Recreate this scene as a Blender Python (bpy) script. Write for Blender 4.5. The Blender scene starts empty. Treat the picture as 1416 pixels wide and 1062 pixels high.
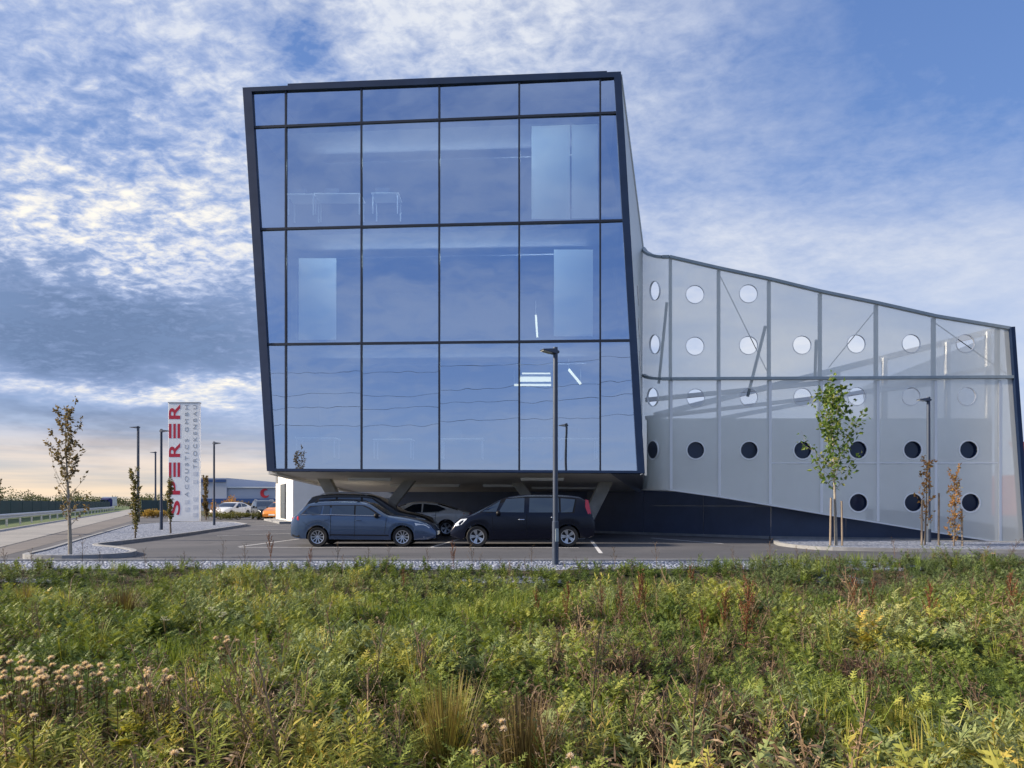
import bpy, bmesh, math, random
import numpy as np
from mathutils import Vector, Matrix, noise
from mathutils.geometry import delaunay_2d_cdt

random.seed(7)
R = math.radians
SC = bpy.context.scene
COL = SC.collection


def lin(a, b, n):
    return [float(v) for v in np.linspace(a, b, n)]


def arn(a, b, s):
    return [float(v) for v in np.arange(a, b, s)]

# ------------------------------------------------------------------ camera
F, CX, HY, EYE = 944.0, 708.0, 695.0, 1.4      # focal length in photo pixels, principal column, horizon row, eye height
cam_d = bpy.data.cameras.new('camera')
cam = bpy.data.objects.new('camera', cam_d)
COL.objects.link(cam)
cam.location = (0, 0, EYE)
cam.rotation_euler = (R(90), 0, 0)
cam_d.sensor_width = 36
cam_d.lens = 24
cam_d.shift_y = (HY - 531.0) / 1416.0
cam_d.clip_start = 0.05
cam_d.clip_end = 6000
SC.camera = cam

SC.view_settings.view_transform = 'Standard'
SC.view_settings.look = 'None'
SC.view_settings.exposure = 1.0
SC.view_settings.gamma = 1
SC.cycles.max_bounces = 8
SC.cycles.transparent_max_bounces = 16

# ------------------------------------------------------------------ world
SUN_EL, SUN_AZ = 26.0, -94.0        # azimuth from +Y towards +X, degrees
world = bpy.data.worlds.new('World')
SC.world = world
world.use_nodes = True
NT = world.node_tree
NT.nodes.clear()


def lk(nt, src, dst):
    nt.links.new(src, dst)


class NB:
    """tiny node-expression builder"""
    def __init__(self, nt):
        self.nt = nt

    def new(self, t, **kw):
        n = self.nt.nodes.new(t)
        for k, v in kw.items():
            setattr(n, k, v)
        return n

    def put(self, sock, v):
        if isinstance(v, bpy.types.NodeSocket):
            self.nt.links.new(v, sock)
        elif isinstance(v, (tuple, list)):
            sock.default_value = tuple(v) if len(sock.default_value) == len(v) else tuple(v) + (1,)
        else:
            sock.default_value = v

    def m(self, op, a, b=0.0, c=0.0, clamp=False):
        n = self.new('ShaderNodeMath', operation=op, use_clamp=clamp)
        self.put(n.inputs[0], a)
        self.put(n.inputs[1], b)
        if op in ('MULTIPLY_ADD',):
            self.put(n.inputs[2], c)
        return n.outputs[0]

    def add(self, a, b): return self.m('ADD', a, b)
    def sub(self, a, b): return self.m('SUBTRACT', a, b)
    def mul(self, a, b): return self.m('MULTIPLY', a, b)

    def ss(self, v, lo, hi):
        n = self.new('ShaderNodeMapRange', interpolation_type='SMOOTHSTEP')
        self.put(n.inputs[0], v)
        n.inputs[1].default_value = lo
        n.inputs[2].default_value = hi
        return n.outputs[0]

    def mix(self, f, a, b, blend='MIX'):
        n = self.new('ShaderNodeMix', data_type='RGBA', blend_type=blend)
        self.put(n.inputs[0], f)
        self.put(n.inputs[6], a)
        self.put(n.inputs[7], b)
        return n.outputs[2]

    def noise(self, vec, scale, detail=4, rough=0.55, dist=0.0):
        n = self.new('ShaderNodeTexNoise')
        self.put(n.inputs['Vector'], vec)
        n.inputs['Scale'].default_value = scale
        n.inputs['Detail'].default_value = detail
        n.inputs['Roughness'].default_value = rough
        n.inputs['Distortion'].default_value = dist
        return n.outputs[0]

    def mapping(self, vec, loc=(0, 0, 0), rot=(0, 0, 0), scale=(1, 1, 1)):
        n = self.new('ShaderNodeMapping')
        self.put(n.inputs[0], vec)
        n.inputs[1].default_value = loc
        n.inputs[2].default_value = rot
        n.inputs[3].default_value = scale
        return n.outputs[0]

    def comb(self, x, y, z=0.0):
        n = self.new('ShaderNodeCombineXYZ')
        self.put(n.inputs[0], x)
        self.put(n.inputs[1], y)
        self.put(n.inputs[2], z)
        return n.outputs[0]

    def sep(self, v):
        n = self.new('ShaderNodeSeparateXYZ')
        self.put(n.inputs[0], v)
        return n.outputs

    def ramp(self, f, stops):
        n = self.new('ShaderNodeValToRGB')
        self.put(n.inputs[0], f)
        e = n.color_ramp.elements
        while len(e) < len(stops):
            e.new(0.5)
        for el, (p, c) in zip(e, stops):
            el.position = p
            el.color = tuple(c) + (1,)
        return n.outputs[0]


def build_sky():
    b = NB(NT)
    out = b.new('ShaderNodeOutputWorld')
    bg = b.new('ShaderNodeBackground')
    tc = b.new('ShaderNodeTexCoord')
    d = tc.outputs['Generated']
    dx, dy, dz = b.sep(d)
    az = b.m('ARCTAN2', dx, dy)
    el = b.m('ARCSINE', dz)
    sky = b.new('ShaderNodeTexSky', sky_type='NISHITA', sun_disc=False)
    sky.sun_elevation = R(SUN_EL)
    sky.sun_rotation = R(SUN_AZ)
    sky.air_density = 1.0
    sky.dust_density = 1.2
    sky.ozone_density = 2.0
    nish = b.mix(1.0, sky.outputs[0], (SKY_K * 0.92, SKY_K * 0.97, SKY_K * 1.15), 'MULTIPLY')
    # clouds lie on a flat layer overhead
    h = b.add(b.m('MAXIMUM', dz, 0.0), 0.22)
    q = b.comb(b.m('DIVIDE', dx, h), b.m('DIVIDE', dy, h), 0.0)
    wob = b.sub(b.noise(q, 1.3, 5, 0.6), 0.5)
    wob2 = b.sub(b.noise(b.mapping(q, loc=(7, 3, 0)), 1.3, 5, 0.6), 0.5)
    azw = b.add(az, b.mul(wob, 0.34))
    elw = b.add(el, b.mul(wob2, 0.22))

    def blob(px, py, sx, sy, tilt=0.0, w=True):
        a0 = math.atan((px - CX) / F)
        e0 = math.atan((HY - py) / F * math.cos(a0))
        u = b.sub(azw if w else az, a0)
        v = b.sub(elw if w else el, e0)
        c, s = math.cos(R(tilt)), math.sin(R(tilt))
        uu = b.add(b.mul(u, c), b.mul(v, s))
        vv = b.sub(b.mul(v, c), b.mul(u, s))
        uu = b.m('DIVIDE', uu, sx / F)
        vv = b.m('DIVIDE', vv, sy / F)
        r2 = b.add(b.mul(uu, uu), b.mul(vv, vv))
        return b.m('EXPONENT', b.mul(r2, -1.0))

    # gentle large cover, small rippled puffs
    big = b.noise(b.mapping(q, loc=(2.3, 1.1, 0), scale=(0.7, 1.0, 1)), 1.0, 5, 0.55, 0.3)
    puff = b.noise(b.mapping(q, rot=(0, 0, R(35)), scale=(1.0, 1.25, 1)), 12.0, 5, 0.60, 0.5)
    puff2 = b.noise(b.mapping(q, loc=(3, 9, 0), rot=(0, 0, R(20)), scale=(1.0, 1.3, 1)), 28.0, 4, 0.62, 0.3)
    soft = b.noise(b.mapping(q, loc=(5, 2, 0), rot=(0, 0, R(-25)), scale=(0.6, 1.15, 1)), 2.2, 7, 0.60, 0.5)
    left = blob(230, 190, 430, 330, -20)
    topc = blob(760, 20, 260, 110, 0)
    white = blob(60, 335, 330, 130, -8)
    dark1 = blob(140, 440, 330, 78, -4)
    dark2 = blob(130, 588, 330, 30, -3)
    dark3 = blob(20, 180, 150, 100, 0)
    rim1 = blob(190, 535, 330, 26, 3)
    rim2 = blob(330, 540, 160, 22, 10)
    blue1 = blob(1330, 60, 330, 190, 0)
    blue2 = blob(420, 40, 50, 35, 0)
    pale = blob(1120, 400, 420, 190, 0)
    back = b.ss(b.mul(dy, -1.0), -0.1, 0.4)
    puffs = b.add(b.mul(b.sub(puff, 0.5), 3.0), b.mul(b.sub(puff2, 0.5), 2.4))
    dens = b.add(0.42, b.mul(b.sub(big, 0.5), 0.9))
    dens = b.add(dens, b.mul(left, b.add(0.30, b.mul(puffs, 0.52))))
    dens = b.add(dens, b.mul(topc, b.add(0.30, b.mul(puffs, 0.40))))
    dens = b.add(dens, b.mul(b.sub(soft, 0.5), 0.95))
    dens = b.add(dens, b.mul(b.mul(pale, b.ss(el, 0.1, 0.5)), b.mul(puffs, 0.30)))
    dens = b.add(dens, b.mul(white, 0.40))
    dens = b.add(dens, b.mul(pale, 0.40))
    dens = b.sub(dens, b.mul(blue1, 0.66))
    dens = b.sub(dens, b.mul(blue2, 0.6))
    dens = b.sub(dens, b.mul(dark3, 0.30))
    dens = b.sub(dens, b.mul(back, 0.22))
    dens = b.m('MULTIPLY', dens, 1.0, clamp=True)
    # how bright the cloud itself is
    lum = b.add(0.55, b.mul(b.sub(soft, 0.5), 0.35))
    lum = b.add(lum, b.mul(white, b.add(0.34, b.mul(puffs, 0.20))))
    lum = b.add(lum, b.mul(left, b.mul(puffs, 0.18)))
    lum = b.add(lum, b.mul(topc, 0.14))
    lum = b.add(lum, b.mul(pale, 0.04))
    lum = b.add(lum, b.mul(blob(1080, 480, 420, 120, 0), 0.15))
    lum = b.add(lum, b.mul(rim1, 0.16))
    lum = b.add(lum, b.mul(rim2, 0.18))
    lum = b.sub(lum, b.mul(dark1, 0.85))
    lum = b.sub(lum, b.mul(dark2, 0.50))
    lum = b.sub(lum, b.mul(dark3, 0.28))
    lum = b.m('MULTIPLY', lum, 1.0, clamp=True)
    cloud = b.ramp(lum, [(0.0, (0.11, 0.165, 0.285)), (0.25, (0.17, 0.235, 0.39)), (0.5, (0.34, 0.40, 0.555)),
                         (0.75, (0.54, 0.56, 0.60)), (1.0, (0.76, 0.72, 0.62))])
    cloud = b.mix(b.m('MULTIPLY', b.add(b.mul(white, 0.55), b.mul(b.m('MAXIMUM', rim1, rim2), 0.8)), b.ss(lum, 0.35, 0.85), clamp=True), cloud, (0.84, 0.76, 0.60))
    base = b.mix(0.62, nish, b.ramp(b.m('MULTIPLY', el, 1.0 / 0.9, clamp=True),
                 [(0.0, (0.46, 0.52, 0.64)), (0.15, (0.30, 0.40, 0.62)), (0.45, (0.13, 0.24, 0.52)), (1.0, (0.07, 0.15, 0.40))]))
    dd = b.mul(dens, b.ss(el, -0.02, 0.16))
    dens2 = b.m('MAXIMUM', dens, b.mul(dark1, 0.95))
    dens2 = b.m('MAXIMUM', dens2, b.mul(dark2, 0.8))
    dens2 = b.m('MAXIMUM', dens2, b.mul(b.m('MAXIMUM', rim1, rim2), 0.72))
    col = b.mix(dens2, base, cloud)
    # peach band low on the left
    warm = b.mul(b.sub(1.0, b.ss(el, 0.0, 0.13)), b.ss(b.mul(az, -1.0), -0.75, 0.55))
    warm = b.mul(warm, b.sub(1.0, b.mul(back, 0.9)))
    streak = b.ss(b.noise(b.comb(b.mul(az, 1.2), b.mul(el, 22.0)), 2.2, 4, 0.55), 0.35, 0.65)
    peach = b.mix(streak, (0.44, 0.40, 0.35), (0.74, 0.57, 0.39))
    col = b.mix(b.mul(warm, 0.92), col, peach)
    # behind the viewer: deepening blue, soft streaks; whitened high up to light facing walls
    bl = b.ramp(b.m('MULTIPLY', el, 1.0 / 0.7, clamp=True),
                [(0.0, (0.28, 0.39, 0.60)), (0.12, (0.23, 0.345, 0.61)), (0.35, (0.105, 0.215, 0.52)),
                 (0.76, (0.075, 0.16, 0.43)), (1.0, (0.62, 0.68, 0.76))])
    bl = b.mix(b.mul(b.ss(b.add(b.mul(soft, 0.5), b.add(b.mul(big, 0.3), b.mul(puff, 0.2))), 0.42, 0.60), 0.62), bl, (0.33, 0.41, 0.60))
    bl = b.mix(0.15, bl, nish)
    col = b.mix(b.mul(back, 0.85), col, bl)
    lk(NT, col, bg.inputs[0])
    bg.inputs[1].default_value = WORLD_K
    lk(NT, bg.outputs[0], out.inputs[0])


SKY_K = 0.07
WORLD_K = 0.75
build_sky()

sun_d = bpy.data.lights.new('sun', 'SUN')
sun_d.energy = 4.6
sun_d.angle = R(5)
sun_d.color = (1.0, 0.86, 0.66)
sun = bpy.data.objects.new('sun', sun_d)
COL.objects.link(sun)
_sd = Vector((math.sin(R(SUN_AZ)) * math.cos(R(SUN_EL)), math.cos(R(SUN_AZ)) * math.cos(R(SUN_EL)), math.sin(R(SUN_EL))))
sun.rotation_euler = _sd.to_track_quat('Z', 'Y').to_euler()
sun.location = (-30, 0, 30)


# ------------------------------------------------------------------ helpers
def P(px, py, Y):
    """the point at depth Y seen at photo pixel (px, py)"""
    return Vector(((px - CX) / F * Y, Y, EYE + (HY - py) / F * Y))


def G(px, py, z=0.0):
    """the point of the level z seen at photo pixel (px, py)"""
    Y = F * (EYE - z) / (py - HY)
    return Vector(((px - CX) / F * Y, Y, z))


def world_loc(o):
    v = Vector(o.location)
    while o.parent:
        o = o.parent
        v += Vector(o.location)
    return v


class MB:
    def __init__(self):
        self.v, self.f, self.mi = [], [], []

    def add(self, vs, fs, mi=0):
        n = len(self.v)
        self.v += [Vector(p) for p in vs]
        self.f += [tuple(i + n for i in f) for f in fs]
        self.mi += [mi] * len(fs)

    def quad(self, a, b, c, d, mi=0):
        self.add([a, b, c, d], [(0, 1, 2, 3)], mi)

    def hexa(self, bot, top, mi=0):
        n = len(bot)
        fs = [tuple(range(n))[::-1], tuple(range(n, 2 * n))]
        for i in range(n):
            j = (i + 1) % n
            fs.append((i, j, n + j, n + i))
        self.add(list(bot) + list(top), fs, mi)

    def box(self, c, s, mi=0, M=None):
        x, y, z = s[0] / 2, s[1] / 2, s[2] / 2
        vs = [Vector(p) for p in ((-x, -y, -z), (x, -y, -z), (x, y, -z), (-x, y, -z), (-x, -y, z), (x, -y, z), (x, y, z), (-x, y, z))]
        if M is not None:
            vs = [M @ v for v in vs]
        vs = [v + Vector(c) for v in vs]
        self.hexa(vs[:4], vs[4:], mi)

    def beam(self, a, b, w, h, up=(0, 0, 1), mi=0):
        a, b = Vector(a), Vector(b)
        d = (b - a).normalized()
        s = d.cross(Vector(up))
        if s.length < 1e-4:
            s = d.cross(Vector((0, 1, 0)))
        s.normalize()
        u = s.cross(d)
        o = [s * (sx * w / 2) + u * (sy * h / 2) for sx, sy in ((-1, -1), (1, -1), (1, 1), (-1, 1))]
        self.hexa([a + k for k in o], [b + k for k in o], mi)

    def tube(self, pts, rad, n=8, mi=0, cap=True):
        pts = [Vector(p) for p in pts]
        if not isinstance(rad, (list, tuple)):
            rad = [rad] * len(pts)
        rings = []
        ref = Vector((0.13, 0.31, 0.94))
        for i, p in enumerate(pts):
            d = (pts[min(i + 1, len(pts) - 1)] - pts[max(i - 1, 0)]).normalized()
            s = d.cross(ref)
            if s.length < 1e-3:
                s = d.cross(Vector((1, 0, 0)))
            s.normalize()
            u = s.cross(d)
            rings.append([p + (s * math.cos(2 * math.pi * k / n) + u * math.sin(2 * math.pi * k / n)) * rad[i] for k in range(n)])
        vs = [v for r in rings for v in r]
        fs = []
        for i in range(len(pts) - 1):
            for k in range(n):
                j = (k + 1) % n
                fs.append((i * n + k, i * n + j, (i + 1) * n + j, (i + 1) * n + k))
        if cap:
            fs.append(tuple(range(n))[::-1])
            fs.append(tuple((len(pts) - 1) * n + k for k in range(n)))
        self.add(vs, fs, mi)

    def prism(self, poly, d, mi=0):
        """poly: list of 3-D points, extruded by vector d"""
        self.hexa([Vector(p) for p in poly], [Vector(p) + Vector(d) for p in poly], mi)

    def lathe(self, prof, n=24, mi=0, M=None):
        """prof: list of (radius, height) turned about z"""
        vs, fs = [], []
        for r, h in prof:
            for k in range(n):
                a = 2 * math.pi * k / n
                vs.append(Vector((r * math.cos(a), r * math.sin(a), h)))
        for i in range(len(prof) - 1):
            for k in range(n):
                j = (k + 1) % n
                fs.append((i * n + k, i * n + j, (i + 1) * n + j, (i + 1) * n + k))
        if M is not None:
            vs = [M @ v for v in vs]
        self.add(vs, fs, mi)

    def build(self, name, mats, parent=None, smooth=False, bevel=0.0, angle=35):
        if not isinstance(mats, (list, tuple)):
            mats = [mats]
        me = bpy.data.meshes.new(name)
        vs = self.v
        o = bpy.data.objects.new(name, me)
        if parent is not None:
            off = world_loc(parent)
            o.parent = parent
        else:
            xs = [v.x for v in vs]; ys = [v.y for v in vs]; zs = [v.z for v in vs]
            off = Vector(((min(xs) + max(xs)) / 2, (min(ys) + max(ys)) / 2, min(zs)))
            o.location = off
        me.from_pydata([tuple(v - off) for v in vs], [], self.f)
        for m in mats:
            me.materials.append(m)
        me.polygons.foreach_set('material_index', self.mi)
        bm = bmesh.new()
        bm.from_mesh(me)
        bmesh.ops.recalc_face_normals(bm, faces=bm.faces)
        bm.to_mesh(me)
        bm.free()
        if smooth:
            me.polygons.foreach_set('use_smooth', [True] * len(me.polygons))
            if hasattr(me, 'set_sharp_from_angle'):
                me.set_sharp_from_angle(angle=R(angle))
        COL.objects.link(o)
        if bevel:
            md = o.modifiers.new('bevel', 'BEVEL')
            md.width = bevel
            md.segments = 2
            md.limit_method = 'ANGLE'
        return o


def tag(o, label=None, cat=None, group=None, kind=None):
    if label: o['label'] = label
    if cat: o['category'] = cat
    if group: o['group'] = group
    if kind: o['kind'] = kind
    return o


def empty(name, loc, label=None, cat=None, group=None, rz=0.0):
    o = bpy.data.objects.new(name, None)
    o.empty_display_size = 0.3
    o.location = loc
    o.rotation_euler = (0, 0, rz)
    COL.objects.link(o)
    return tag(o, label, cat, group)


def copy_tree(o, parent=None):
    c = o.copy()
    COL.objects.link(c)
    c.parent = parent
    for ch in [k for k in bpy.data.objects if k.parent == o]:
        copy_tree(ch, c)
    return c


# ------------------------------------------------------------------ materials
def mat(name, color, rough=0.6, metal=0.0, var=0.0, scale=4.0, bump=0.0, bscale=40.0, coat=0.0, spec=0.5, emit=None):
    m = bpy.data.materials.new(name)
    m.use_nodes = True
    nt = m.node_tree
    b = NB(nt)
    p = nt.nodes['Principled BSDF']
    p.inputs['Base Color'].default_value = tuple(color) + (1,)
    p.inputs['Roughness'].default_value = rough
    p.inputs['Metallic'].default_value = metal
    p.inputs['Coat Weight'].default_value = coat
    p.inputs['Coat Roughness'].default_value = 0.04
    p.inputs['Specular IOR Level'].default_value = spec
    tc = b.new('ShaderNodeTexCoord')
    if var:
        n = b.noise(tc.outputs['Object'], scale, 6, 0.62)
        lo = tuple(c * (1 - var) for c in color)
        hi = tuple(min(1, c * (1 + var)) for c in color)
        lk(nt, b.ramp(n, [(0.3, lo), (0.7, hi)]), p.inputs['Base Color'])
        rr = b.new('ShaderNodeMapRange')
        lk(nt, n, rr.inputs[0])
        rr.inputs[3].default_value = max(0.02, rough - 0.08)
        rr.inputs[4].default_value = min(1, rough + 0.08)
        lk(nt, rr.outputs[0], p.inputs['Roughness'])
    if bump:
        n2 = b.noise(tc.outputs['Object'], bscale, 4, 0.6)
        bp = b.new('ShaderNodeBump')
        bp.inputs['Strength'].default_value = bump
        bp.inputs['Distance'].default_value = 0.02
        lk(nt, n2, bp.inputs['Height'])
        lk(nt, bp.outputs[0], p.inputs['Normal'])
    if emit:
        p.inputs['Emission Color'].default_value = tuple(emit[0]) + (1,)
        p.inputs['Emission Strength'].default_value = emit[1]
    return m


def asphalt_mat(name, color, patch):
    m = mat(name, color, 0.85)
    nt = m.node_tree
    b = NB(nt)
    p = nt.nodes['Principled BSDF']
    tc = b.new('ShaderNodeTexCoord')
    o = tc.outputs['Object']
    big = b.noise(o, 0.22, 5, 0.6, 0.4)
    fine = b.noise(o, 60, 3, 0.7)
    streak = b.noise(b.mapping(o, rot=(0, 0, R(12)), scale=(0.25, 2.2, 1)), 0.8, 4, 0.6)
    c = b.mix(b.ss(big, 0.35, 0.68), tuple(color), tuple(patch))
    c = b.mix(b.mul(b.ss(streak, 0.5, 0.72), 0.35), c, tuple(k * 0.6 for k in color))
    stain = b.noise(b.mapping(o, loc=(4, 9, 0)), 0.9, 6, 0.7, 0.8)
    c = b.mix(b.mul(b.ss(stain, 0.56, 0.66), 0.55), c, tuple(k * 0.45 for k in color))
    c = b.mix(b.mul(b.ss(fine, 0.45, 0.75), 0.4), c, tuple(min(1, k * 1.9) for k in color))
    lk(nt, c, p.inputs['Base Color'])
    bp = b.new('ShaderNodeBump')
    bp.inputs['Strength'].default_value = 0.35
    bp.inputs['Distance'].default_value = 0.01
    lk(nt, fine, bp.inputs['Height'])
    lk(nt, bp.outputs[0], p.inputs['Normal'])
    return m


def gravel_mat():
    m = mat('gravel_stones', (0.45, 0.46, 0.5), 0.8)
    nt = m.node_tree
    b = NB(nt)
    p = nt.nodes['Principled BSDF']
    tc = b.new('ShaderNodeTexCoord')
    v = b.new('ShaderNodeTexVoronoi')
    lk(nt, tc.outputs['Object'], v.inputs['Vector'])
    v.inputs['Scale'].default_value = 17
    sep = b.sep(v.outputs['Color'])
    c = b.ramp(sep[0], [(0.0, (0.075, 0.09, 0.13)), (0.45, (0.165, 0.19, 0.26)), (1.0, (0.31, 0.345, 0.44))])
    lk(nt, c, p.inputs['Base Color'])
    bp = b.new('ShaderNodeBump')
    bp.inputs['Strength'].default_value = 1.0
    bp.inputs['Distance'].default_value = 0.06
    bp.invert = True
    lk(nt, v.outputs['Distance'], bp.inputs['Height'])
    lk(nt, bp.outputs[0], p.inputs['Normal'])
    return m


def ground_mat():
    m = mat('meadow_soil', (0.06, 0.06, 0.03), 0.95)
    nt = m.node_tree
    b = NB(nt)
    p = nt.nodes['Principled BSDF']
    tc = b.new('ShaderNodeTexCoord')
    n = b.noise(tc.outputs['Object'], 1.1, 6, 0.65)
    n2 = b.noise(tc.outputs['Object'], 14, 4, 0.65)
    c = b.mix(b.ss(n, 0.35, 0.65), (0.035, 0.045, 0.016), (0.075, 0.058, 0.033))
    c = b.mix(b.mul(b.ss(n2, 0.45, 0.7), 0.6), c, (0.05, 0.075, 0.02))
    lk(nt, c, p.inputs['Base Color'])
    bp = b.new('ShaderNodeBump')
    bp.inputs['Strength'].default_value = 0.9
    bp.inputs['Distance'].default_value = 0.1
    lk(nt, n2, bp.inputs['Height'])
    lk(nt, bp.outputs[0], p.inputs['Normal'])
    return m


def leaf_mat(name, stops, trans=0.3, rough=0.55, spec=0.3, use_tint=False):
    """foliage: colour varies from leaf to leaf ('leafvar' attribute) and from plant to plant"""
    m = bpy.data.materials.new(name)
    m.use_nodes = True
    nt = m.node_tree
    b = NB(nt)
    p = nt.nodes['Principled BSDF']
    a = b.new('ShaderNodeAttribute', attribute_name='leafvar')
    oi = b.new('ShaderNodeObjectInfo')
    f = b.mul(a.outputs['Fac'], 0.5)
    if use_tint:
        t = b.new('ShaderNodeAttribute', attribute_name='tint', attribute_type='INSTANCER')
        f = b.add(b.mul(f, 0.7), b.add(b.mul(oi.outputs['Random'], 0.22), b.mul(t.outputs['Fac'], 0.5)))
    else:
        f = b.add(b.mul(f, 1.6), b.mul(oi.outputs['Random'], 0.15))
    c = b.ramp(f, stops)
    lk(nt, c, p.inputs['Base Color'])
    p.inputs['Roughness'].default_value = rough
    p.inputs['Specular IOR Level'].default_value = spec
    tr = b.new('ShaderNodeBsdfTranslucent')
    lk(nt, b.mix(1.0, c, (1.25, 1.2, 0.7), 'MULTIPLY'), tr.inputs[0])
    mx = b.new('ShaderNodeMixShader')
    mx.inputs[0].default_value = trans
    lk(nt, p.outputs[0], mx.inputs[1])
    lk(nt, tr.outputs[0], mx.inputs[2])
    lk(nt, mx.outputs[0], nt.nodes['Material Output'].inputs[0])
    return m


def glass_wall_mat():
    m = bpy.data.materials.new('mirror_tint_glass')
    m.use_nodes = True
    nt = m.node_tree
    nt.nodes.clear()
    b = NB(nt)
    out = b.new('ShaderNodeOutputMaterial')
    tc = b.new('ShaderNodeTexCoord')
    oi = b.new('ShaderNodeObjectInfo')
    w = b.noise(b.mapping(tc.outputs['Object'], scale=(1, 1, 0.8)), 0.55, 2, 0.5)
    bp = b.new('ShaderNodeBump')
    bp.inputs['Strength'].default_value = 0.32
    bp.inputs['Distance'].default_value = 0.02
    lk(nt, w, bp.inputs['Height'])
    gl = b.new('ShaderNodeBsdfGlossy')
    gl.inputs['Color'].default_value = (0.83, 0.88, 0.95, 1)
    gl.inputs['Roughness'].default_value = 0.0
    lk(nt, bp.outputs[0], gl.inputs['Normal'])
    tr = b.new('ShaderNodeBsdfTransparent')
    tr.inputs[0].default_value = (0.80, 0.90, 0.95, 1)
    fr = b.new('ShaderNodeFresnel')
    fr.inputs[0].default_value = 1.5
    mx = b.new('ShaderNodeMixShader')
    lk(nt, b.m('ADD', 0.58, b.mul(fr.outputs[0], 0.8), clamp=True), mx.inputs[0])
    lk(nt, tr.outputs[0], mx.inputs[1])
    lk(nt, gl.outputs[0], mx.inputs[2])
    lk(nt, mx.outputs[0], out.inputs[0])
    return m


def perforated_mat(open_frac=0.42):
    """white sheet metal with perforation too fine to see one by one: part lets the view through"""
    m = mat('perforated_white_sheet', (0.87, 0.88, 0.83), 0.55, var=0.04, scale=0.7)
    nt = m.node_tree
    b = NB(nt)
    p = nt.nodes['Principled BSDF']
    tr = b.new('ShaderNodeBsdfTransparent')
    mx = b.new('ShaderNodeMixShader')
    mx.inputs[0].default_value = 1 - open_frac
    lk(nt, tr.outputs[0], mx.inputs[1])
    lk(nt, p.outputs[0], mx.inputs[2])
    lk(nt, mx.outputs[0], nt.nodes['Material Output'].inputs[0])
    return m


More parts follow.
